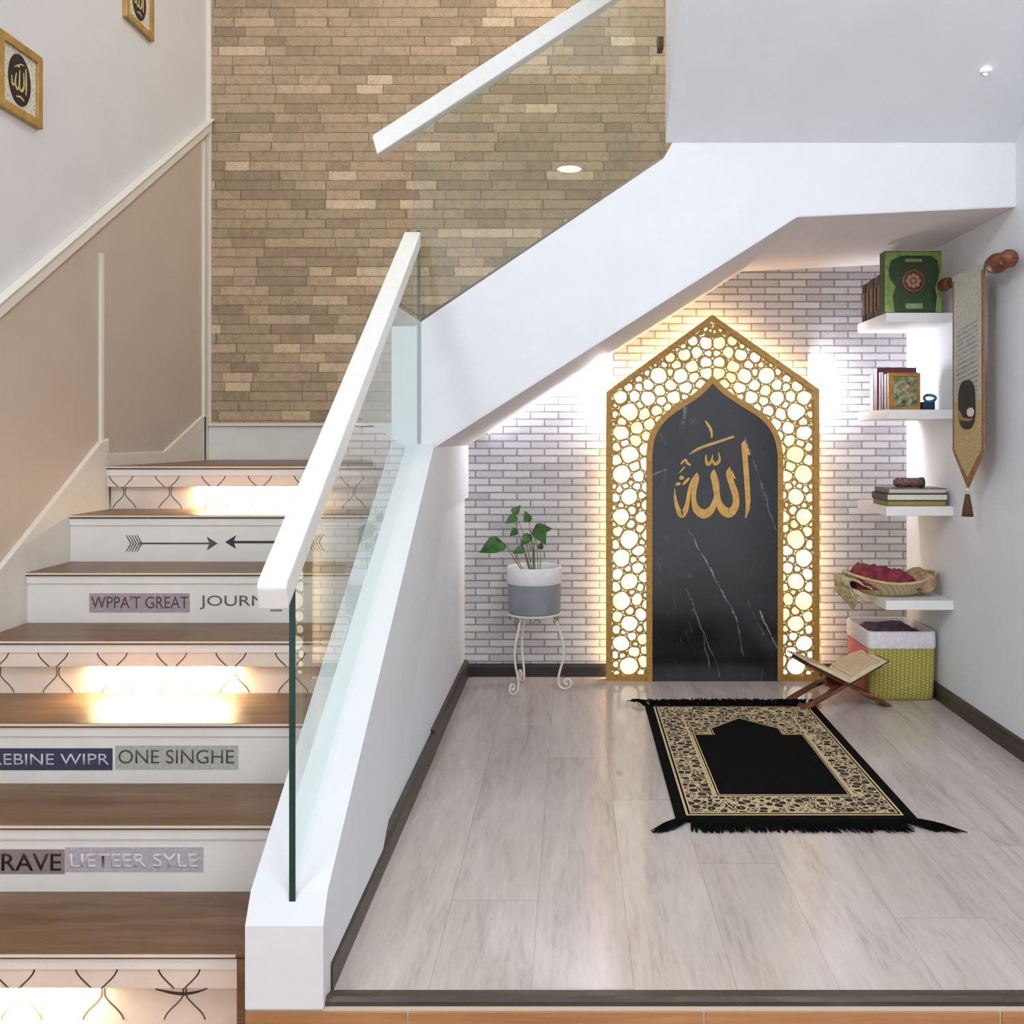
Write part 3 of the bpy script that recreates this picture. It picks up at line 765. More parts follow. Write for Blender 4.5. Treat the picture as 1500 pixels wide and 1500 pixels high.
# calligraphy
def C7(cx, cy, w=None):
    p = U(940+cx/6.818, 600+cy/6.818, YA-0.014); return (p.x, p.z) if w is None else (p.x, p.z, w/6.818*px)
b = MB(); ya, yb2 = YA-0.020, YA-0.012
b.prism([C7(*p) for p in [(1025,300),(1050,350),(1085,455),(1055,450),(1070,650),(1085,900),(1075,1000),(1040,1085),(1030,1080),(1035,950),(1020,700),(1000,450),(990,345)]], 'Y', ya, yb2)
strokes = [
 [(878,570,4),(867,635,58),(893,730,62),(925,820,66),(940,900,64),(925,980,74),(870,1030,95),(810,1000,85),(765,920,60),(745,820,62),(735,740,70),(716,650,62),(722,596,6)],
 [(745,850,40),(725,930,55),(690,1000,70),(620,1042,92),(550,1000,76),(520,920,52),(520,820,46),(537,730,50),(548,670,46),(548,628,6)],
 [(548,640,14),(520,680,26),(495,740,38),(470,830,38),(455,930,42),(430,1010,58),(395,1048,64),(355,980,42),(332,880,26),(328,785,6)],
 [(640,450,8),(640,505,24),(662,545,34),(692,515,24),(706,450,8)], [(706,500,12),(725,540,30),(757,530,32),(775,490,24),(762,425,8)],
 [(472,450,6),(520,415,22),(600,375,26),(750,325,26),(920,268,20)],
 [(630,112,14),(668,165,28),(692,220,28),(697,285,14)],
 [(385,545,12),(420,510,22),(440,500,20),(450,530,26),(488,558,20)], [(372,632,6),(400,600,14),(428,572,16)],
 [(335,755,10),(355,742,34),(385,738,20)], [(405,750,12),(435,720,30),(472,682,18)], [(372,690,14),(395,680,44),(420,685,14)]]
for i_, s in enumerate(strokes): ribbon(b, crom([C7(*p) for p in s], 5), ya-0.0004*(i_+1), yb2-0.00003*(i_+1))
b.prism([C7(*p) for p in [(895,595),(942,695),(900,680)]], 'Y', ya, yb2)
b.build('calligraphy', GOLDTXT, NP)

# ------------------------------------------------------------------ prayer rug
RG = thing('prayer_rug', (0.605, 3.09, 0), 'black prayer rug with gold patterned border lying before the lit arch', 'rug')
rx0, rx1, ry0, ry1 = 0.28, 0.93, 2.545, 3.64
def rect(m, d, dz, mat):
    m.box(rx0+d, rx1-d, ry0+d*1.0, ry1-d*0.8, dz-0.0006, dz, mat)
b = MB(); b.box(rx0, rx1, ry0, ry1, 0.0, 0.007, 0)
rect(b, 0.030, 0.0076, 2); rect(b, 0.036, 0.0082, 0); rect(b, 0.042, 0.0088, 2); rect(b, 0.046, 0.0094, 1)
fx0, fx1 = 0.422, 0.790
fld = [(fx0, 2.715), (fx1, 2.715), (fx1, 3.26), (0.722, 3.26), (0.722, 3.33), (0.606, 3.45), (0.490, 3.33), (0.490, 3.26), (fx0, 3.26)]
def grow(p, d): return inset(p, -d)
b.box(fx0-0.020, fx0-0.014, 2.70, 3.50, 0.0094, 0.0100, 2); b.box(fx1+0.014, fx1+0.020, 2.70, 3.50, 0.0094, 0.0100, 2)
b.prism(grow(fld, 0.012), 'Z', 0.0094, 0.0100, 2); b.prism(grow(fld, 0.007), 'Z', 0.0100, 0.0106, 0); b.prism(grow(fld, 0.003), 'Z', 0.0106, 0.0112, 2); b.prism(fld, 'Z', 0.0112, 0.0118, 0)
b.build('rug_body', [RUGBLK, RUGPAT, RUGGOLD], RG)
def fringe(y, sgn, lean, ln, puff=0.0):
    b = MB(); random.seed(int(y*100)); x = rx0-0.004
    while x < rx1+0.004:
        for _ in range(3):
            L = ln*random.uniform(0.75, 1.15); e = lean(x)*L+random.uniform(-0.012, 0.012)
            w = 0.0030
            b.tube([(x+random.uniform(-.003, .003), y-sgn*0.004, 0.006), (x+e*0.5, y+sgn*L*0.5, 0.007+puff*random.uniform(0.4, 1)+random.uniform(0, .003)), (x+e, y+sgn*L, 0.0035+puff*random.uniform(0, 1))], [w, w*0.9, w*0.5], 4, 0, False)
        x += 0.0050
    o = b.build('fringe', RUGBLK, RG); o['kind'] = 'stuff'; return o
fringe(ry1, 1, lambda x: -1.0 if x < rx0+0.02 else (0.6 if x > rx1-0.03 else random.uniform(-.5, .5)), 0.050, 0.014)
fringe(ry0, -1, lambda x: (-1.0 if x < rx0+0.04 else 0.0)+(1.25 if x > rx1-0.06 else 0.55*(x-rx0)/(rx1-rx0)), 0.066)

# ------------------------------------------------------------------ plant stand and plant
SX, SY, SZ = -0.155, 3.90, 0.313
IRON = plain('white_wrought_iron', (222, 221, 216), 0.45, var=0.03, scale=60, bump=0.05)
PS = thing('plant_stand', (SX, SY, 0), 'white wrought iron plant stand with scrolled feet beside the lit arch', 'plant stand')
b = MB(); b.lathe([(0.0001, SZ-0.006), (0.108, SZ-0.006), (0.112, SZ-0.002), (0.112, SZ+0.002), (0.108, SZ+0.003), (0.0001, SZ+0.001)], (SX, SY, 0), 40)
b.build('stand_top', IRON, PS)
for ang in (math.radians(232), math.radians(-8), math.radians(118)):
    d = Vector((math.cos(ang), math.sin(ang), 0)); c = Vector((SX, SY, 0)); pts = []
    prof = [(0.088, 0.305), (0.096, 0.27), (0.112, 0.22), (0.122, 0.17), (0.118, 0.12), (0.104, 0.07), (0.100, 0.035), (0.108, 0.012), (0.128, 0.0055), (0.146, 0.014), (0.152, 0.032), (0.142, 0.046), (0.128, 0.042), (0.124, 0.030), (0.132, 0.025)]
    for r, h in crom(prof, 4): pts.append(c+d*r+Vector((0, 0, h)))
    b = MB(); b.tube(pts, 0.0048, 8); b.sphere(pts[-1], 0.007, 8); b.build('leg', IRON, PS)
for i in range(7):
    a = 2*PI*i/7+0.35; d = Vector((math.cos(a), math.sin(a), 0)); tt = Vector((-d.y, d.x, 0)); c = Vector((SX, SY, SZ-0.024))+d*0.100
    b = MB(); b.tube([c+tt*0.016*math.cos(u)*(1-u/9)+Vector((0, 0, 0.016*math.sin(u)*(1-u/9))) for u in [k*0.5 for k in range(15)]], 0.0026, 6)
    b.build('scroll', plain('grey_iron', (120, 118, 114), 0.5, 0.2), PS)
PP = thing('potted_plant', (SX, SY, SZ+0.003), 'green leafy plant in grey pot with white rim on the white iron stand', 'plant')
b = MB(); z0 = SZ+0.003
b.lathe([(0.0001, z0), (0.104, z0), (0.108, z0+0.006), (0.109, z0+0.125)], (SX, SY, 0), 48)
b.build('pot', plain('grey_pot', (136, 140, 146), 0.55, var=0.05, scale=20), PP)
b = MB(); b.lathe([(0.1095, z0+0.122), (0.1125, z0+0.124), (0.1125, z0+0.186), (0.109, z0+0.190), (0.104, z0+0.186), (0.102, z0+0.15)], (SX, SY, 0), 48)
b.build('pot_rim', plain('white_fabric_rim', (232, 230, 232), 0.7, var=0.03, scale=60, bump=0.1), PP)
b = MB(); b.lathe([(0.0001, z0+0.165), (0.103, z0+0.16)], (SX, SY, 0), 32); b.build('soil', plain('soil', (62, 50, 42), 0.95, var=0.3, scale=120, bump=0.5), PP)
LEAF = plain('leaf_green', (58, 104, 40), 0.42, var=0.22, scale=25)
STEM = plain('stem_green', (104, 116, 70), 0.5, var=0.15)
def L3(x, y, dy=0.0): p = U(x, y, SY+dy); return p
plant = [  # base px, tip px (x, y, depth), leaf length, heading, tilt
 ((768, 830), (735, 793, -0.02), 0.100, (-1.0, -0.25, -0.42)), ((766, 830), (741, 801, -0.04), 0.055, (-1.0, -0.2, 0.1)),
 ((782, 830), (777, 783, 0.0), 0.062, (-0.5, -0.5, -0.5)), ((784, 830), (785, 772, -0.02), 0.085, (0.5, -0.6, -0.75)),
 ((788, 830), (782, 776, 0.03), 0.075, (0.9, -0.1, 0.1)), ((776, 830), (768, 803, -0.05), 0.05, (-0.9, -0.4, -0.3)),
 ((790, 830), (791, 805, 0.01), 0.035, (0.2, 0.2, 0.9)), ((778, 830), (758, 775, 0.03), 0.045, (-0.6, 0, -0.5)),
 ((780, 830), (757, 756, 0.02), 0.055, (-0.7, -0.2, -0.4)), ((779, 830), (751, 753, 0.03), 0.05, (0.5, 0.1, 0.6)), ((781, 830), (775, 765, 0.0), 0.05, (-0.3, -0.2, 0.9))]
for i, (bp, tp, ln, hd) in enumerate(plant):
    p0 = L3(bp[0], bp[1]+8, 0.0); p1 = L3(tp[0], tp[1], tp[2]); mid = (p0+p1)/2+Vector((0.006*(-1)**i, 0, 0.012))
    b = MB(); b.tube([p0+(p0-p1).normalized()*0.02, p0, mid, p1], [0.0024, 0.0022, 0.0018, 0.0013], 6); b.build('stem', STEM, PP)
    h = Vector(hd).normalized(); side = h.cross(Vector((0, -1, 0.35))).normalized(); nn = side.cross(h).normalized()
    prof = [(0.0, 0.0), (0.06, 0.22), (0.18, 0.34), (0.36, 0.36), (0.56, 0.28), (0.78, 0.14), (0.92, 0.05), (1.0, 0.0)]
    def lf(u, v, p1=p1, h=h, side=side, nn=nn, ln=ln):
        tt = u; w = 0
        for a in range(len(prof)-1):
            if prof[a][0] <= tt <= prof[a+1][0]: w = prof[a][1]+(prof[a+1][1]-prof[a][1])*(tt-prof[a][0])/(prof[a+1][0]-prof[a][0]); break
        sgn = (v-0.5)*2
        return p1+h*(ln*(tt-0.06*abs(sgn)*(1-tt)*0))+side*(sgn*w*ln)+nn*(-0.10*ln*(1-abs(sgn))*1-0.22*ln*tt*tt)
    b = MB(); b.grid(lf, 12, 8); b.build('leaf', LEAF, PP, solid=0.0008)

# ------------------------------------------------------------------ shelves and their contents
SF, SB_ = 3.605, 3.985           # shelf front/back depth
SXL = 1.193
SHZ = [1.507, 1.139, 0.771, 0.413]
names = ['topmost white floating shelf on right wall, holding the large green book', 'second white floating shelf from top, holding the gold picture frame',
         'third white floating shelf from top, with books lying flat on it', 'lowest white floating shelf, under the wicker tray and maroon cloth']
SHELFM = plain('shelf_white', (236, 236, 236), 0.4, var=0.008)
for z, lb in zip(SHZ, names):
    b = MB(); b.prism([(SXL, SF), (XR, SF), (XR, SB_), (SXL+0.02, SB_), (SXL, SB_-0.02)], 'Z', z-0.036, z)
    o = b.build('floating_shelf', SHELFM, None, bevel=0.002); recenter(o); tag(o, lb, 'shelf', 'floating shelves on the right wall')

def book(name, x0, x1, y0, y1, z, h, cover, label, spine='-X', group=None, rot=0, pages=(226, 216, 198)):
    """standing book (spine -X/-Y) or, with spine 'flat', lying"""
    cx, cy = (x0+x1)/2, (y0+y1)/2
    t = thing(name, (cx, cy, z), label, 'book', group)
    cm = plain('cover_%d_%d_%d' % tuple(cover), cover, 0.5, var=0.08, scale=60)
    pm = plain('pages_%d_%d' % (pages[0], pages[2]), pages, 0.8, var=0.05, scale=200)
    c = 0.003; b = MB(); q = MB()
    if spine == '-X':
        b.box(x0, x1, y0, y0+c, z, z+h); b.box(x0, x1, y1-c, y1, z, z+h); b.box(x0, x0+c, y0, y1, z, z+h)
        q.box(x0+c, x1-0.004, y0+c, y1-c, z+0.004, z+h-0.004)
    elif spine == 'flatL':   # lying, spine to -X, pages seen from the front
        b.box(x0, x1, y0, y1, z, z+c); b.box(x0, x1, y0, y1, z+h-c, z+h); b.box(x0, x0+c, y0, y1, z, z+h)
        q.box(x0+c, x1-0.004, y0+0.003, y1-0.004, z+c, z+h-c)
    else:                    # upright, cover to the front
        b.box(x0, x1, y0, y0+c, z, z+h); b.box(x0, x1, y1-c, y1, z, z+h); b.box(x0, x0+c, y0, y1, z, z+h)
        q.box(x0+c, x1-0.004, y0+c, y1-c, z+0.004, z+h-0.004)
    b.build('cover', cm, t, bevel=0.0012); q.build('pages', pm, t); return t
# shelf 1
z = SHZ[0]+0.0005
gr = book('book', 1.190, 1.408, 3.615, 3.672, z, 0.236, (36, 66, 26), 'large green ornate book standing upright on the topmost shelf')
GL = plain('pale_green_border', (128, 160, 78), 0.5, var=0.15, scale=40)
b = MB()
for sx in (0, 1):
    xe = 1.190 if sx == 0 else 1.408; s = 1 if sx == 0 else -1
    w = 1.15 if sx == 0 else 0.7
    b.prism([(xe+s*0.001, z+0.003), (xe+s*0.034*w, z+0.003), (xe+s*0.026*w, z+0.06), (xe+s*0.036*w, z+0.10), (xe+s*0.018*w, z+0.13), (xe+s*0.012*w, z+0.16), (xe+s*0.022*w, z+0.20), (xe+s*0.050*w, z+0.215), (xe+s*0.050*w, z+0.232), (xe+s*0.001, z+0.232)], 'Y', 3.6135, 3.615)
b.box(1.20, 1.398, 3.6131, 3.615, z+0.218, z+0.2325)
b.build('cover_border', GL, gr)
mc = (1.300, 0, z+0.122)
b = MB(); b.lathe([(0.0001, 3.6115), (0.042, 3.6115), (0.046, 3.6125), (0.046, 3.615)], (mc[0], 0, mc[2]), 32, 0, 'Y'); b.build('medallion', plain('maroon_medallion', (92, 52, 40), 0.5, var=0.3, scale=140), gr)
b = MB()
for i in range(8):
    a = 2*PI*i/8; p = (mc[0]+0.02*math.cos(a), mc[2]+0.02*math.sin(a)); b.lathe([(0.0001, 3.610), (0.007, 3.6105), (0.0085, 3.6115)], (p[0], 0, p[1]), 10, 0, 'Y')
b.lathe([(0.0001, 3.610), (0.008, 3.6105), (0.009, 3.6115)], (mc[0], 0, mc[2]), 12, 0, 'Y')
for i in range(28):
    a = 2*PI*i/28; p = (mc[0]+0.040*math.cos(a), mc[2]+0.040*math.sin(a)); b.lathe([(0.0001, 3.6105), (0.0026, 3.6115)], (p[0], 0, p[1]), 6, 0, 'Y')
b.build('rosette', plain('rose_gold', (178, 130, 104), 0.5), gr)
for q_ in ((1.270, 1.335, 0.016, 0.036), (1.268, 1.332, 0.194, 0.206)):
    b = MB(); b.box(q_[0], q_[1], 3.612, 3.615, z+q_[2], z+q_[3]); b.build('title_plate', plain('sage_plate', (136, 146, 104), 0.5, var=0.2, scale=200), gr)
ys = 3.70
for i, (th, cv, h) in enumerate(((0.045, (44, 38, 34), 0.165), (0.045, (70, 60, 50), 0.16), (0.05, (50, 42, 38), 0.162), (0.05, (58, 50, 44), 0.158), (0.05, (40, 34, 32), 0.156))):
    lab = ['dark brown book standing directly behind the large green book', 'dark olive-brown book, second behind the large green book', 'dark brown book in the middle of the row on the topmost shelf', 'dark brown book, second from the back end of the topmost shelf', 'blackish book at the back end of the topmost shelf'][i]
    t = book('book', 1.203+0.002*(i % 2), 1.36, ys, ys+th-0.002, z, h, cv, lab, '-X', 'dark books on the topmost shelf'); 
    b = MB(); b.box(1.2015, 1.205, ys+0.008, ys+th-0.010, z+0.03, z+h-0.04); b.build('spine_label', plain('spine_label_%d' % (i % 2), ((116, 78, 56), (84, 74, 62))[i % 2], 0.5, var=0.3, scale=150), t)
    ys += th
# shelf 2
z = SHZ[1]+0.0005; ys = 3.665
for i, (th, cv, h, xl, lab) in enumerate(((0.030, (176, 156, 170), 0.140, 1.214, 'pale mauve book nearest the gold picture frame on the second shelf'),
        (0.026, (92, 38, 50), 0.148, 1.212, 'maroon book between two pale mauve ones on the second shelf'), (0.026, (206, 190, 200), 0.150, 1.210, 'very pale pink book standing among maroon ones on the second shelf'),
        (0.044, (98, 34, 44), 0.170, 1.205, 'tallest maroon book on the second shelf, beside the plain white one'), (0.042, (236, 234, 236), 0.146, 1.203, 'plain white book at the back end of the second shelf'))):
    book('book', xl, 1.345 if i != 3 else 1.36, ys, ys+th-0.001, z, h, cv, lab, '-X', 'books standing on the second shelf'); ys += th
PF = thing('picture_frame', (1.268, 3.63, z), 'small gold picture frame with floral print standing on second shelf', 'picture frame')
b = MB(); x0_, x1_, h = 1.207, 1.328, 0.140
ring(b, [(x0_, z), (x1_, z), (x1_, z+h), (x0_, z+h)], [(x0_+0.018, z+0.010), (x1_-0.012, z+0.010), (x1_-0.012, z+h-0.014), (x0_+0.018, z+h-0.014)], 3.618, 3.634)
b.build('frame', plain('frame_gold', (170, 118, 58), 0.45, 0.2, var=0.15), PF, bevel=0.001)
def m_floral():
    t = NT('floral_print'); v = t.coord((1, 1, 1)); vo = t.n('ShaderNodeTexVoronoi'); vo.inputs['Scale'].default_value = 26; t.l(v, vo.inputs['Vector'])
    n = t.noise(v, 45, 3)
    c = t.ramp(n, [(0.35, lin((52, 62, 38))), (0.5, lin((120, 128, 88))), (0.68, lin((176, 176, 136)))])
    k = t.ramp(vo.outputs['Distance'], [(0.25, (1, 1, 1, 1)), (0.42, (0, 0, 0, 1))])
    sc = t.n('ShaderNodeSeparateColor'); t.l(vo.outputs['Color'], sc.inputs[0])
    k = t.math('MULTIPLY', k, t.math('GREATER_THAN', sc.outputs[0], 0.3))
    return t.bsdf(t.mix(k, c, lin((214, 158, 132))), 0.4)
b = MB(); b.box(x0_+0.015, x1_-0.010, 3.624, 3.632, z+0.006, z+h-0.010); b.build('print', m_floral(), PF)
BO = thing('gift_bow', (1.365, 3.64, z), 'small blue ribbon bow beside the gold picture frame', 'bow')
BL = plain('blue_ribbon', (44, 96, 130), 0.35, var=0.3, scale=60)
b = MB(); b.box(1.338, 1.385, 3.62, 3.66, z, z+0.030); b.build('bow_box', plain('navy_box', (28, 36, 66), 0.4), BO, bevel=0.002)
for s in (-1, 1):
    pts = [(1.362+s*0.022*math.sin(u)*(1.0), 3.618+0.006*math.cos(u*2), z+0.030+0.013*(1-math.cos(u))) for u in [k*PI/8 for k in range(9)]]
    b = MB(); b.tube(pts, 0.0055, 8); b.build('bow_loop', BL, BO)
# shelf 3
z = SHZ[2]+0.0005
book('book', 1.205, 1.430, 3.620, 3.80, z, 0.020, (120, 118, 52), 'olive green book at the bottom of the flat pile on third shelf', 'flatL', 'books lying on the third shelf', pages=(150, 140, 78))
book('book', 1.200, 1.435, 3.618, 3.80, z+0.0205, 0.026, (48, 54, 66), 'dark navy book with cream pages in the middle of the flat pile', 'flatL', 'books lying on the third shelf')
book('book', 1.208, 1.432, 3.622, 3.79, z+0.047, 0.020, (104, 100, 92), 'grey book on top of the flat pile on the third shelf', 'flatL', 'books lying on the third shelf', pages=(200, 194, 182))
zt = z+0.0675
GC = thing('glasses_case', (1.31, 3.68, zt), 'small brown patterned case lying on the flat pile of books', 'case')
b = MB(); b.tube([(1.252+0.11*i/10, 3.69, zt+0.019) for i in range(11)], [0.012, 0.018]+[0.0188]*7+[0.018, 0.012], 14); b.build('case_body', plain('brown_patterned', (112, 84, 80), 0.6, var=0.35, scale=90), GC)
b = MB(); b.lathe([(0.0001, -0.004), (0.012, -0.004), (0.0205, 0.0), (0.0205, 0.016), (0.0001, 0.016)], (1.350, 3.69, zt+0.019), 16, 0, 'X'); b.build('case_cap', plain('dark_cap', (70, 54, 54), 0.5, var=0.2), GC)
o = MB().box(1.245, 1.345, 3.66, 3.72, 0, 0.0)  # unused
# shelf 4 : wicker tray, maroon cloth, beige shawl
z = SHZ[3]+0.0005
TR = thing('wicker_tray', (1.25, 3.76, z), 'beige woven wicker tray on the lowest shelf holding a maroon cloth', 'tray')
tcx, tcy = 1.258, 3.765
def trayf(u, v):
    a = 2*PI*u; r = v; ex, ey = 0.178*r, 0.130*r
    edge = max(0, (r-0.55)/0.45)
    zz2 = z+0.003+0.055*edge**1.6*(1+0.55*math.cos(a)**2)
    return Vector((tcx+ex*math.cos(a), tcy+ey*math.sin(a), zz2))
b = MB(); b.grid(trayf, 56, 14); b.build('tray_body', BEIGEW, TR, solid=0.004, weld=True)
pts = [trayf(k/56, 1.0) for k in range(57)]
b = MB(); b.tube(pts, 0.0058, 8); b.build('tray_rim', plain('wicker_rim', (196, 180, 130), 0.7, var=0.15, scale=90, bump=0.4), TR)
b = MB()
def clothf(u, v):
    x = 1.100+0.262*u; y = 3.672+0.165*v
    e = min(1, 5*min(u, 1-u))*min(1, 5*min(v, 1-v))
    n = noise.noise(Vector((x*26, y*20, 1.3)))*0.017+noise.noise(Vector((x*60, y*50, 4)))*0.007
    lift = 0.03+0.020*math.sin(u*PI*0.9+0.9)+0.024*max(0, 0.30-u)/0.3
    return Vector((x+n*0.6, y+n*0.5, z+0.018+e**0.5*(lift+0.042)+n*e+(1-e)*0.012))
b.grid(clothf, 48, 30); o = b.build('folded_cloth', plain('maroon_fabric', (128, 44, 58), 0.85, var=0.25, scale=35, bump=0.3), None, solid=0.003); recenter(o)
tag(o, 'crumpled maroon cloth heaped in the wicker tray on the lowest shelf', 'cloth')
# shawl: drapes over the left rim and rolls up at the right
b = MB()
def shawl(u, v):
    x = 1.085+0.10*u; y = 3.645+0.20*v
    n = noise.noise(Vector((u*5, v*6, 7)))*0.010
    zt2 = z+0.098-0.055*u-0.02*abs(v-0.5)
    return Vector((x, y, zt2+n))
path = [(1.150, z+0.034), (1.125, z+0.050), (1.100, z+0.066), (1.076, z+0.072), (1.062, z+0.058), (1.062, z+0.025), (1.070, z-0.012), (1.082, z-0.032)]
pc = crom(path, 4)
def shw(u, v):
    i = min(int(u*(len(pc)-1)), len(pc)-2); f = u*(len(pc)-1)-i
    x = pc[i][0]+(pc[i+1][0]-pc[i][0])*f; zz3 = pc[i][1]+(pc[i+1][1]-pc[i][1])*f
    y = 3.64+0.20*v+0.03*max(0, u-0.5)*(0.5-v)*2
    n = noise.noise(Vector((u*6, v*7, 3.1)))*0.014
    hang = max(0, u-0.6)/0.4
    return Vector((x+n+0.05*hang*(1-v), y+n*0.5, zz3+n*0.6+hang*0.035*math.sin(v*9)*0.8))
b.grid(shw, 28, 26); 
o = b.build('shawl', plain('beige_shawl', (196, 182, 136), 0.9, var=0.2, scale=45, bump=0.4), None, solid=0.003); recenter(o)
tag(o, 'beige shawl hanging over the left rim of the wicker tray', 'shawl')
b = MB(); pts = [(1.372+0.004*math.sin(i), 3.665+0.17*i/12, z+0.054) for i in range(13)]
b.tube(pts, [0.030, 0.040, 0.043, 0.046, 0.046, 0.044, 0.046, 0.046, 0.044, 0.044, 0.042, 0.038, 0.026], 18)
for p in b.v:
    n = noise.noise(p*28)*0.010; p += Vector((n, 0, n))
o = b.build('rolled_cloth', plain('tan_cloth', (164, 136, 104), 0.9, var=0.2, scale=40, bump=0.4), None); recenter(o)
tag(o, 'tan rolled cloth lying at the wall side of the wicker tray', 'cloth')

# ------------------------------------------------------------------ storage basket
BK = thing('storage_basket', (1.295, 3.88, 0), 'yellow-green woven storage basket with pink side and white liner in the corner', 'basket')
bx0, bx1, by0, by1, bh = 1.166, 1.428, 3.722, 4.03, 0.262
def rr(x0, x1, y0, y1, r, n=5):
    out = []
    for cx, cy, a0 in ((x1-r, y0+r, -90), (x1-r, y1-r, 0), (x0+r, y1-r, 90), (x0+r, y0+r, 180)):
        for k in range(n+1):
            a = math.radians(a0+90*k/n); out.append((cx+r*math.cos(a), cy+r*math.sin(a)))
    return out
b = MB(); rings = []
for h, d in ((0.0, 0.012), (0.008, 0.006), (0.03, 0.004), (0.22, 0.0)):
    rings.append([(p[0], p[1], h) for p in rr(bx0+d, bx1-d, by0+d, by1-d, 0.022)])
N = len(rings[0]); V = [p for r_ in rings for p in r_]; Fc = []; mt = []
for i in range(len(rings)-1):
    for k in range(N):
        a, c = rings[i][k], rings[i][(k+1) % N]
        b.add([rings[i][k], rings[i][(k+1) % N], rings[i+1][(k+1) % N], rings[i+1][k]], [(0, 1, 2, 3)], 1 if (a[0]+c[0])/2 < bx0+0.010+0.012 and (a[1]+c[1])/2 > by0+0.02 else 0, True)
b.add([(p[0], p[1], 0.002) for p in rings[0]], [tuple(range(N-1, -1, -1))], 0)
b.build('basket_body', [GREENW, PINKW], BK, weld=True, solid=0.004)
b = MB(); prof = [(-0.003, 0.205), (-0.005, 0.215), (-0.004, 0.262), (0.0, 0.272), (0.006, 0.268), (0.008, 0.18)]
rs = [[(p[0], p[1], h) for p in rr(bx0+d, bx1-d, by0+d, by1-d, 0.026)] for d, h in prof]
for i in range(len(rs)-1):
    for k in range(N): b.add([rs[i][k], rs[i][(k+1) % N], rs[i+1][(k+1) % N], rs[i+1][k]], [(0, 1, 2, 3)], 0, True)
b.build('liner', plain('white_liner', (222, 218, 226), 0.85, var=0.06, scale=90, bump=0.3), BK, weld=True)
b = MB()
def ctf(u, v):
    x = bx0+0.012+(bx1-bx0-0.024)*u; y = by0+0.014+(by1-by0-0.028)*v
    e = min(1, 6*min(u, 1-u))*min(1, 6*min(v, 1-v)); return Vector((x, y, 0.235+0.03*e+0.012*noise.noise(Vector((x*22, y*22, 0)))))
b.grid(ctf, 24, 24); o = b.build('folded_fabric', plain('dark_purple_fabric', (84, 68, 92), 0.9, var=0.35, scale=60, bump=0.3), None); recenter(o)
tag(o, 'dark purple-grey fabric filling the yellow-green storage basket', 'fabric')

# ------------------------------------------------------------------ book stand with open book
QS = thing('book_stand', (1.03, 3.68, 0), 'carved brown folding wooden book stand on the floor before the basket', 'book stand')
ang = math.radians(9); hgx, hgz = 1.035, 0.092; yc = 3.69; hw = 0.085
Rz = Matrix.Translation(Vector((hgx, yc, hgz))) @ Matrix.Rotation(ang, 4, 'Z')
def plank(a, up, dn, slot, sgn):
    """plank through the hinge at angle a, up length, down length"""
    M = Rz @ Matrix.Rotation(-a, 4, 'Y')
    b = MB(); th = 0.012
    # upper board
    b.box(0.0, up, -hw, hw, -th/2, th/2, 0, M)
    # lower part: two legs joined by a foot, slot between
    L = -dn
    b.prism([(0.0, -hw), (0.0, hw), (L*0.45, hw), (L*0.85, hw*0.97), (L, hw*0.80), (L, hw*0.35), (L*0.93, hw*0.15), (L*0.93, -hw*0.15), (L, -hw*0.35), (L, -hw*0.80), (L*0.85, -hw*0.97), (L*0.45, -hw)][::1], 'Z', -th/2, th/2, 0, None, M) if not slot else None
    if slot:
        for s in (-1, 1):
            y0, y1 = sorted((s*hw, s*hw*0.42))
            b.prism([(0, y0), (0, y1), (L*0.25, y1), (L*0.38, s*hw*0.62), (L*0.8, s*hw*0.62), (L*0.88, s*hw*0.40), (L, s*hw*0.40), (L, s*hw*0.92), (L*0.9, s*hw), (L*0.3, s*hw)] , 'Z', -th/2, th/2, 0, None, M)
        b.box(L, L*0.87, -hw*0.45, hw*0.45, -th/2, th/2, 0, M); b.box(L*0.25, 0, -hw*0.45, hw*0.45, -th/2, th/2, 0, M)
    return b
up_r, up_l, dn_r, dn_l = 0.155, 0.175, 0.205, 0.205
aR = math.radians(27); aL = math.radians(180-27)
pr = plank(aR, up_r, dn_r, True, 1); pr.build('stand_board', BROWNW, QS, bevel=0.002)
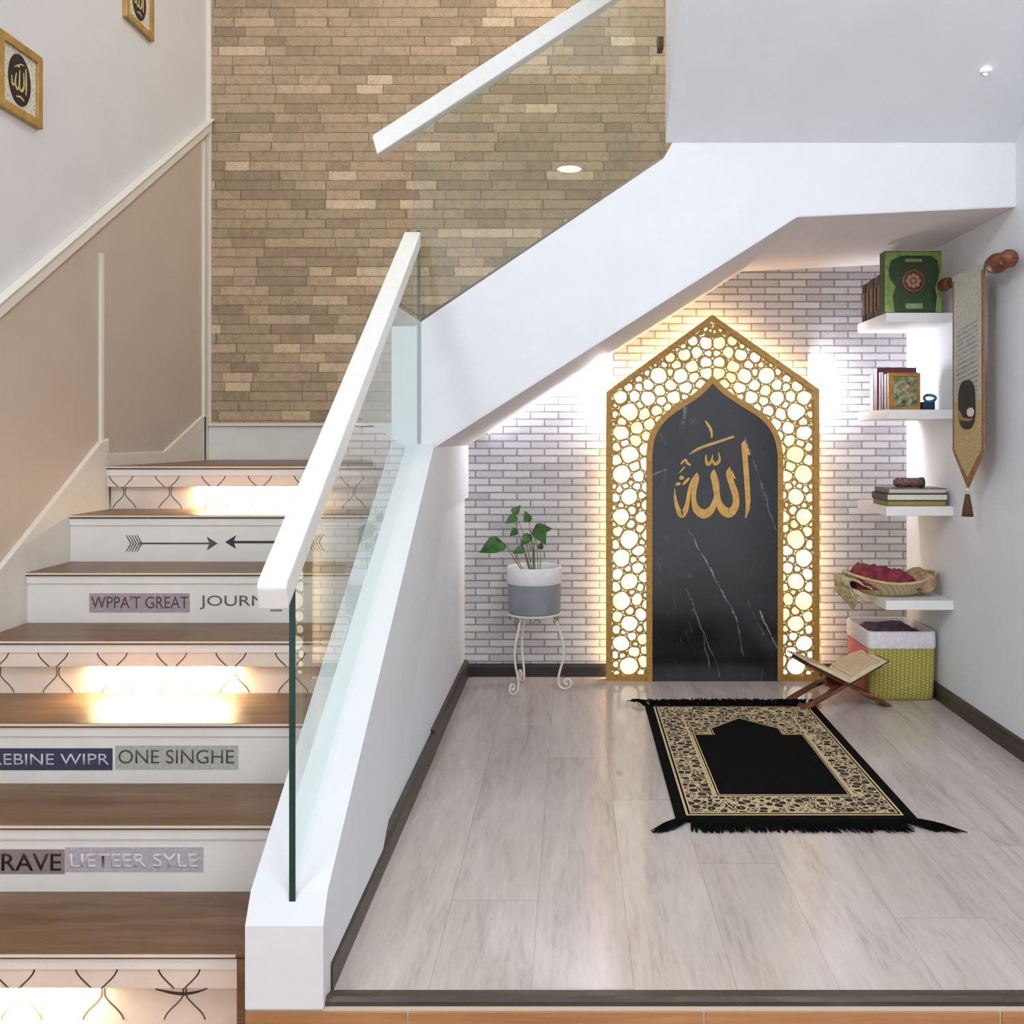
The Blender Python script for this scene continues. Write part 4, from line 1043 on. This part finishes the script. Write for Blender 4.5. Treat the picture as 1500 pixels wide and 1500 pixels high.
# second board crosses the first
def plank2():
    M = Rz @ Matrix.Rotation(-aL, 4, 'Y'); return plank(aL, up_l, dn_l, True, -1)
plank2().build('stand_board', BROWNW, QS, bevel=0.002)
OB = thing('open_book', (1.035, 3.69, 0.1), 'open book with cream printed pages resting on the carved wooden stand', 'book')
PAGE = plain('cream_page', (222, 204, 168), 0.75, var=0.04, scale=30)
INK = plain('page_ink', (150, 128, 98), 0.8, var=0.2, scale=300)
for sg, a, ln in ((1, aR, 0.178), (-1, aL, 0.190)):
    M = Rz @ Matrix.Rotation(-a, 4, 'Y'); up = 1 if sg == 1 else -1
    def pt(u, v, h):  # u along board, v along hinge, h above board on its upper face
        return M @ Vector((u, v, up*h))
    th = 0.0066
    # cover
    b = MB()
    vs = [pt(0.004, -0.105, th), pt(ln+0.004, -0.105, th), pt(ln+0.004, 0.105, th), pt(0.004, 0.105, th), pt(0.004, -0.105, th+0.003), pt(ln+0.004, -0.105, th+0.003), pt(ln+0.004, 0.105, th+0.003), pt(0.004, 0.105, th+0.003)]
    b.add(vs, [(0,1,2,3),(4,5,6,7),(0,1,5,4),(1,2,6,5),(2,3,7,6),(3,0,4,7)]); b.build('cover', plain('book_cover_dark', (70, 52, 38), 0.5, var=0.1), OB)
    # page block, curved toward the gutter
    n = 14; b = MB(); V = []
    for i in range(n+1):
        u = 0.002+(ln-0.004)*i/n; hgt = th+0.003+0.014*(1-(i/n)**3)*min(1, 0.35+i/n*2.2)+0.002
        for v in (-0.101, 0.101): V += [pt(u, v, th+0.003), pt(u, v, hgt)]
    Fc = []
    for i in range(n):
        o = 4*i
        Fc += [(o+1, o+5, o+7, o+3), (o, o+4, o+5, o+1), (o+2, o+6, o+7, o+3), (o, o+4, o+6, o+2)]
    Fc += [(0, 1, 3, 2), (4*n, 4*n+1, 4*n+3, 4*n+2)]
    b.add(V, Fc, 0, False); b.build('pages', PAGE, OB)
    def ph(u): 
        i = (u-0.002)/(ln-0.004); return th+0.003+0.014*(1-i**3)*min(1, 0.35+i*2.2)+0.0024
    b = MB()
    for r_ in range(11):
        v = -0.070+0.014*r_; u = 0.038
        random.seed(r_*3+sg)
        while u < ln-0.036:
            L = random.uniform(0.006, 0.016); e = min(u+L, ln-0.034)
            b.add([pt(u, v-0.0016, ph(u)), pt(e, v-0.0016, ph(e)), pt(e, v+0.0016, ph(e)), pt(u, v+0.0016, ph(u))], [(0, 1, 2, 3)]); u = e+0.003
    def strip(u0, u1, v0, v1, k=8):
        for i in range(k):
            a_ = u0+(u1-u0)*i/k; c_ = u0+(u1-u0)*(i+1)/k
            b.add([pt(a_, v0, ph(a_)), pt(c_, v0, ph(c_)), pt(c_, v1, ph(c_)), pt(a_, v1, ph(a_))], [(0, 1, 2, 3)])
    strip(0.026, ln-0.024, -0.086, -0.083); strip(0.026, ln-0.024, 0.083, 0.086); strip(0.026, 0.029, -0.086, 0.086, 2); strip(ln-0.027, ln-0.024, -0.086, 0.086, 2)
    b.build('printed_text', INK, OB)

# ------------------------------------------------------------------ hanging banner on the right wall
HB = thing('hanging_banner', (1.38, 3.3, 0.8), 'long pointed gold-bordered banner hanging from wooden rod on right wall', 'banner')
rodz = 1.603; rx = 1.392
def rzb(Y): return 1.603
b = MB(); b.tube([(rx, 3.04, rodz), (rx, 3.555, rodz)], 0.013, 14); b.build('rod', BROWNW, HB)
b = MB(); b.lathe([(0.0001, 3.000), (0.012, 3.001), (0.026, 3.010), (0.030, 3.024), (0.026, 3.036), (0.012, 3.044), (0.011, 3.052), (0.022, 3.060), (0.031, 3.082), (0.034, 3.108), (0.030, 3.136), (0.020, 3.150), (0.013, 3.156)], (rx, 0, rodz), 20, 0, 'Y'); b.build('finial', BROWNW, HB)
b = MB(); b.lathe([(0.013, 3.49), (0.020, 3.495), (0.022, 3.52), (0.014, 3.528), (0.024, 3.54), (0.024, 3.556), (0.0001, 3.562)], (rx, 0, rodz), 18, 0, 'Y'); b.build('finial', BROWNW, HB)
for yy in (3.525, 3.105):
    b = MB(); b.box(rx-0.004, XR, yy, yy+0.01, rodz-0.006, rodz+0.006); b.build('wall_bracket', plain('dark_bracket', (60, 40, 30), 0.5), HB)
by_0, by_1 = 3.172, 3.432; bxp = 1.376
ym = (by_0+by_1)/2; zlow = 0.985; ztip = 0.853
shape = [(by_0, rodz), (by_0, zlow), (ym, ztip), (by_1, zlow), (by_1, rodz)]
TAU = plain('banner_taupe', (176, 158, 128), 0.85, var=0.1, scale=120, bump=0.2)
BRD = plain('banner_border', (142, 104, 72), 0.8, var=0.3, scale=180)
SAGE = plain('banner_sage', (178, 182, 170), 0.85, var=0.08, scale=100)
b = MB(); b.prism(shape, 'X', bxp, bxp+0.004); b.build('banner_cloth', BRD, HB)
ins = [(by_0+0.018, rodz-0.0), (by_0+0.018, zlow+0.006), (ym, ztip+0.04), (by_1-0.018, zlow+0.006), (by_1-0.018, rodz)]
b = MB(); b.prism(ins, 'X', bxp-0.0012, bxp); b.build('field_gold', plain('banner_gold', (186, 164, 118), 0.85, var=0.2, scale=260, bump=0.2), HB)
b = MB(); b.box(bxp-0.0022, bxp-0.001, by_0+0.019, by_1-0.019, 1.02+0.14, rodz+0.004); b.build('field_sage', SAGE, HB)
# cloth sleeve over the rod
b = MB(); pr_ = [(rx+0.018*math.cos(a), rodz+0.018*math.sin(a)) for a in [k*PI/10 for k in range(-4, 13)]]
po = pr_+[(bxp-0.001, rodz-0.03), (bxp+0.003, rodz-0.03)]
b.prism(pr_+[(bxp+0.001, rodz-0.03)], 'Y', by_0, by_1); b.build('sleeve', SAGE, HB)
# script lines
b = MB(); random.seed(5)
def bY(s, zc): return (s, zc)
for r_ in range(16):
    zc = 1.435-0.017*r_; y = by_0+0.045
    while y < by_1-0.05:
        L = random.uniform(0.008, 0.02)
        M = None; dz = 0.4*(y-by_0)*-0.35
        b.prism([(y, zc+dz), (y+L, zc+dz-0.004), (y+L, zc+dz+0.001), (y+L*0.5, zc+dz+random.uniform(0.003, 0.008)), (y, zc+dz+0.005)], 'X', bxp-0.0030, bxp-0.002); y += L+0.004
b.build('script', plain('banner_ink', (146, 150, 147), 0.8, var=0.2), HB)
def oval(cy, cz, ry, rz2, n=28): return [(cy+ry*math.cos(2*PI*k/n)*(1 if True else 1), cz+rz2*math.sin(2*PI*k/n)) for k in range(n)]
b = MB(); b.prism([(p[0], p[1]) for p in rr(ym-0.070, ym+0.070, 1.062, 1.232, 0.055)], 'X', bxp-0.0040, bxp-0.002); b.build('dark_panel', plain('banner_black', (30, 34, 30), 0.7, var=0.3, scale=90), HB)
b = MB(); b.prism(oval(ym-0.035, 1.120, 0.030, 0.016, 14), 'X', bxp-0.0050, bxp-0.004); b.build('white_spot', plain('banner_white', (214, 214, 214), 0.7), HB)
b = MB(); b.prism([(ym-0.07, 1.100), (ym-0.02, 1.088), (ym+0.06, 1.094), (ym+0.07, 1.128), (ym+0.055, 1.128), (ym+0.03, 1.104), (ym-0.03, 1.098)], 'X', bxp-0.0046, bxp-0.0040); b.build('stitching', plain('stitch_gold', (150, 124, 92), 0.8), HB)
b = MB(); b.tube([(bxp, ym, ztip), (bxp, ym, ztip-0.020)], 0.003, 8); b.sphere((bxp, ym, ztip-0.004), 0.008, 8); b.build('tassel_cord', plain('tassel_cream', (214, 206, 190), 0.7), HB)
b = MB(); b.lathe([(0.0001, ztip-0.016), (0.008, ztip-0.018), (0.010, ztip-0.034), (0.015, ztip-0.060), (0.020, ztip-0.095), (0.0001, ztip-0.096)], (bxp, ym, 0), 20); b.build('tassel', plain('tassel_brown', (92, 58, 42), 0.85, var=0.25, scale=200, bump=0.5), HB)

# ------------------------------------------------------------------ framed calligraphy on the stair wall
def wall_art(y0, y1, z0, z1, label):
    t = thing('framed_calligraphy', (XL, (y0+y1)/2, z0), label, 'wall art', 'gold framed calligraphy on the stair wall')
    b = MB(); x = XL+0.008; w = 0.026; X_ = 'X'
    po = [(y0, z0), (y1, z0), (y1, z1), (y0, z1)]; pi = [(y0+w, z0+w), (y1-w, z0+w), (y1-w, z1-w), (y0+w, z1-w)]
    for i in range(4):
        j = (i+1) % 4; b.prism([po[i], po[j], pi[j], pi[i]], 'X', XL, XL+0.018)
    b.build('frame', plain('frame_gold2', (176, 142, 76), 0.45, 0.2, var=0.12), t, bevel=0.002)
    b = MB(); b.box(XL, XL+0.009, y0+w-0.002, y1-w+0.002, z0+w-0.002, z1-w+0.002)
    b.build('mat_board', plain('speckled_mat', (206, 200, 184), 0.7, var=0.16, scale=150), t)
    yc, zc = (y0+y1)/2, (z0+z1)/2
    b = MB(); b.prism([(yc+0.058*math.cos(2*PI*k/32), zc+0.078*math.sin(2*PI*k/32)) for k in range(32)], 'X', XL+0.009, XL+0.011); b.build('oval', plain('oval_black', (24, 26, 26), 0.5), t)
    b = MB()
    def rb(pts):
        for i in range(len(pts)-1):
            (a0, a1, w0), (c0, c1, w1) = pts[i], pts[i+1]; dy, dz = c0-a0, c1-a1; l = math.hypot(dy, dz) or 1; ny, nz = -dz/l, dy/l
            b.prism([(yc+a0+ny*w0, zc+a1+nz*w0), (yc+c0+ny*w1, zc+c1+nz*w1), (yc+c0-ny*w1, zc+c1-nz*w1), (yc+a0-ny*w0, zc+a1-nz*w0)], 'X', XL+0.011, XL+0.0125)
    rb(crom([(0.030, 0.045, 0.0015), (0.032, 0.0, 0.003), (0.030, -0.035, 0.0015)]))
    rb(crom([(0.018, 0.03, 0.001), (0.020, -0.01, 0.003), (0.008, -0.03, 0.0035), (-0.004, -0.02, 0.003), (-0.002, 0.03, 0.001)]))
    rb(crom([(-0.004, -0.02, 0.003), (-0.016, -0.032, 0.0035), (-0.026, -0.015, 0.003), (-0.020, 0.015, 0.001)]))
    rb(crom([(-0.026, -0.015, 0.002), (-0.040, -0.028, 0.003), (-0.044, 0.0, 0.001)]))
    rb(crom([(-0.03, 0.03, 0.001), (0.0, 0.048, 0.002), (0.02, 0.052, 0.001)])); rb([(-0.012, 0.036, 0.002), (-0.004, 0.042, 0.003)]); rb([(-0.02, -0.055, 0.002), (0.0, -0.05, 0.003), (0.02, -0.056, 0.002)])
    b.build('script', plain('script_gold', (206, 186, 128), 0.5), t)
wall_art(2.772, 3.0, 2.005, 2.232, 'gold framed black oval calligraphy nearer the camera, cut by left photo edge')
wall_art(3.565, 3.80, 2.616, 2.846, 'gold framed black oval calligraphy farther up the wall, cut by top photo edge')

# ------------------------------------------------------------------ lamps
def downlight(x, y, z, r, label, strength, rgb=(255, 244, 226)):
    t = thing('downlight', (x, y, z-0.012), label, 'ceiling light')
    b = MB(); b.lathe([(r, z-0.012), (r+0.014, z-0.010), (r+0.014, z)], (x, y, 0), 32); b.build('trim_ring', SHELFM, t)
    b = MB(); b.lathe([(0.0001, z-0.008), (r, z-0.010)], (x, y, 0), 32); b.build('lens', emis('lens_%d' % strength, rgb, strength), t)
downlight(-0.02, -0.62, 3.0, 0.085, 'round white ceiling downlight reflected in the upper glass panel', 90)
# tiny spot under the third flight
p = U(1443, 105, 2.83); 
for _ in range(20):
    Yq = p.y; zq = 1.996+0.62*(YF-Yq); p = U(1443, 105, Yq); Yq = Yq-(p.z-zq)*-0.5 if False else Yq
    # solve z on the sloping plane
    k = (CY-105)/F; Yq = (1.996+0.62*YF-H)/(k+0.62); p = U(1443, 105, Yq)
t_ = thing('spot_light', (p.x, p.y-0.004, p.z-0.006), 'tiny bright spot light set in the sloping white ceiling at upper right', 'ceiling light')
b = MB(); b.sphere((p.x, p.y-0.004, p.z-0.006), 0.006, 10); b.build('lens', emis('tiny_lens', (250, 250, 255), 6), t_)
b = MB(); b.lathe([(0.0065, -0.006), (0.013, -0.004), (0.014, 0.002)], (p.x, p.y-0.003, p.z-0.003), 20); b.build('trim_ring', SHELFM, t_)

def area(name, loc, rot, sx, sy, power, col, spread=180):
    la = bpy.data.lights.new(name, 'AREA'); la.shape = 'RECTANGLE'; la.size = sx; la.size_y = sy; la.energy = power; la.color = col
    la.spread = math.radians(spread)
    o = bpy.data.objects.new(name, la); COL.objects.link(o); o.location = loc; o.rotation_euler = rot; return o
R_ = math.radians
# LED strips behind the arch panel (warm) and cool LED behind its shoulders
warm = (1.0, 0.66, 0.30)
yl = 4.080
zs = outer[4][1]
area('arch_led', (outer[0][0]+0.012, yl, zs*0.5), (0, R_(90), 0), zs, 0.02, 1.1, warm).rotation_euler = (0, R_(90), 0)
area('arch_led', (outer[1][0]-0.012, yl, zs*0.5), (0, R_(-90), 0), zs, 0.02, 1.1, warm)
ap = outer[3]
for s, q in ((-1, outer[4]), (1, outer[2])):
    d = Vector((ap[0]-q[0], 0, ap[1]-q[1])); mid = Vector(((ap[0]+q[0])/2, yl, (ap[1]+q[1])/2)); n_ = Vector((s*abs(d.z), 0, abs(d.x))).normalized()
    o = area('arch_led', mid-n_*0.015, (0, 0, 0), 0.02, d.length*0.95, 0.9, warm)
    zax = -n_; yax = d.normalized(); xax = yax.cross(zax)
    o.rotation_euler = Matrix((xax, yax, zax)).transposed().to_euler()
cool = (0.86, 0.88, 1.0)
for s, q in ((-1, outer[4]), (1, outer[2])):
    o = area('cool_led', (q[0]-s*0.03, 4.085, q[1]-0.0), (0, R_(90 if s < 0 else -90), 0), 0.22, 0.03, 4.2, cool)
# cool LED strip fixed to the soffit along the back wall
SL = thing('led_strip', (-0.13, 4.06, 1.2), 'cool white light strip along the sloping soffit above the brick wall', 'light strip')
P0 = Vector((-0.36, 4.07, 1.0+0.638*0.085)); P1 = Vector((0.16, 4.07, 1.0+0.638*0.605)); d = (P1-P0).normalized(); nn = Vector((d.z, 0, -d.x))
b = MB(); b.prism([(P0.x, P0.z+0.002), (P0.x+nn.x*0.007, P0.z+nn.z*0.007), (P1.x+nn.x*0.007, P1.z+nn.z*0.007), (P1.x, P1.z+0.002)], 'Y', 4.062, 4.078)
b.build('diffuser', emis('led_cool', (236, 238, 255), 8), SL)
# room light: unseen area fills added to brighten the room and the stairwell
area('room_fill', (1.02, 0.45, 2.95), (R_(25), 0, 0), 0.75, 0.7, 24, (0.95, 0.98, 1.0))
area('room_fill', (-1.36, 0.45, 2.95), (R_(25), 0, 0), 0.55, 0.7, 30, (0.95, 0.98, 1.0)).rotation_euler = Vector((2.6, 3.0, -2.4)).to_track_quat('-Z', 'Y').to_euler()
area('room_fill', (1.55, -1.3, 2.7), (R_(55), 0, R_(12)), 0.8, 1.2, 30, (0.95, 0.98, 1.0))
area('stairwell_fill', (0.0, 3.5, 4.2), (0, 0, 0), 0.8, 0.6, 27, (1.0, 0.90, 0.74))  # unseen warm fill added above the stone wall

w = bpy.data.worlds.new('room'); SC.world = w; w.use_nodes = True
w.node_tree.nodes['Background'].inputs[0].default_value = (0.90, 0.95, 1.0, 1); w.node_tree.nodes['Background'].inputs[1].default_value = 1.5

# ------------------------------------------------------------------ camera and view
cam = bpy.data.cameras.new('camera'); co = bpy.data.objects.new('camera', cam); COL.objects.link(co)
co.location = (0, 0, H); co.rotation_euler = (PI/2, 0, 0)
cam.sensor_fit = 'HORIZONTAL'; cam.sensor_width = 36; cam.lens = F/1500*36
cam.shift_x = -(CX-750)/1500; cam.shift_y = -(750-CY)/1500; cam.clip_start = 0.05
SC.camera = co
vs = SC.view_settings; vs.view_transform = 'Standard'; vs.look = 'None'; vs.gamma = 1; vs.exposure = 0.16; vs.use_curve_mapping = False
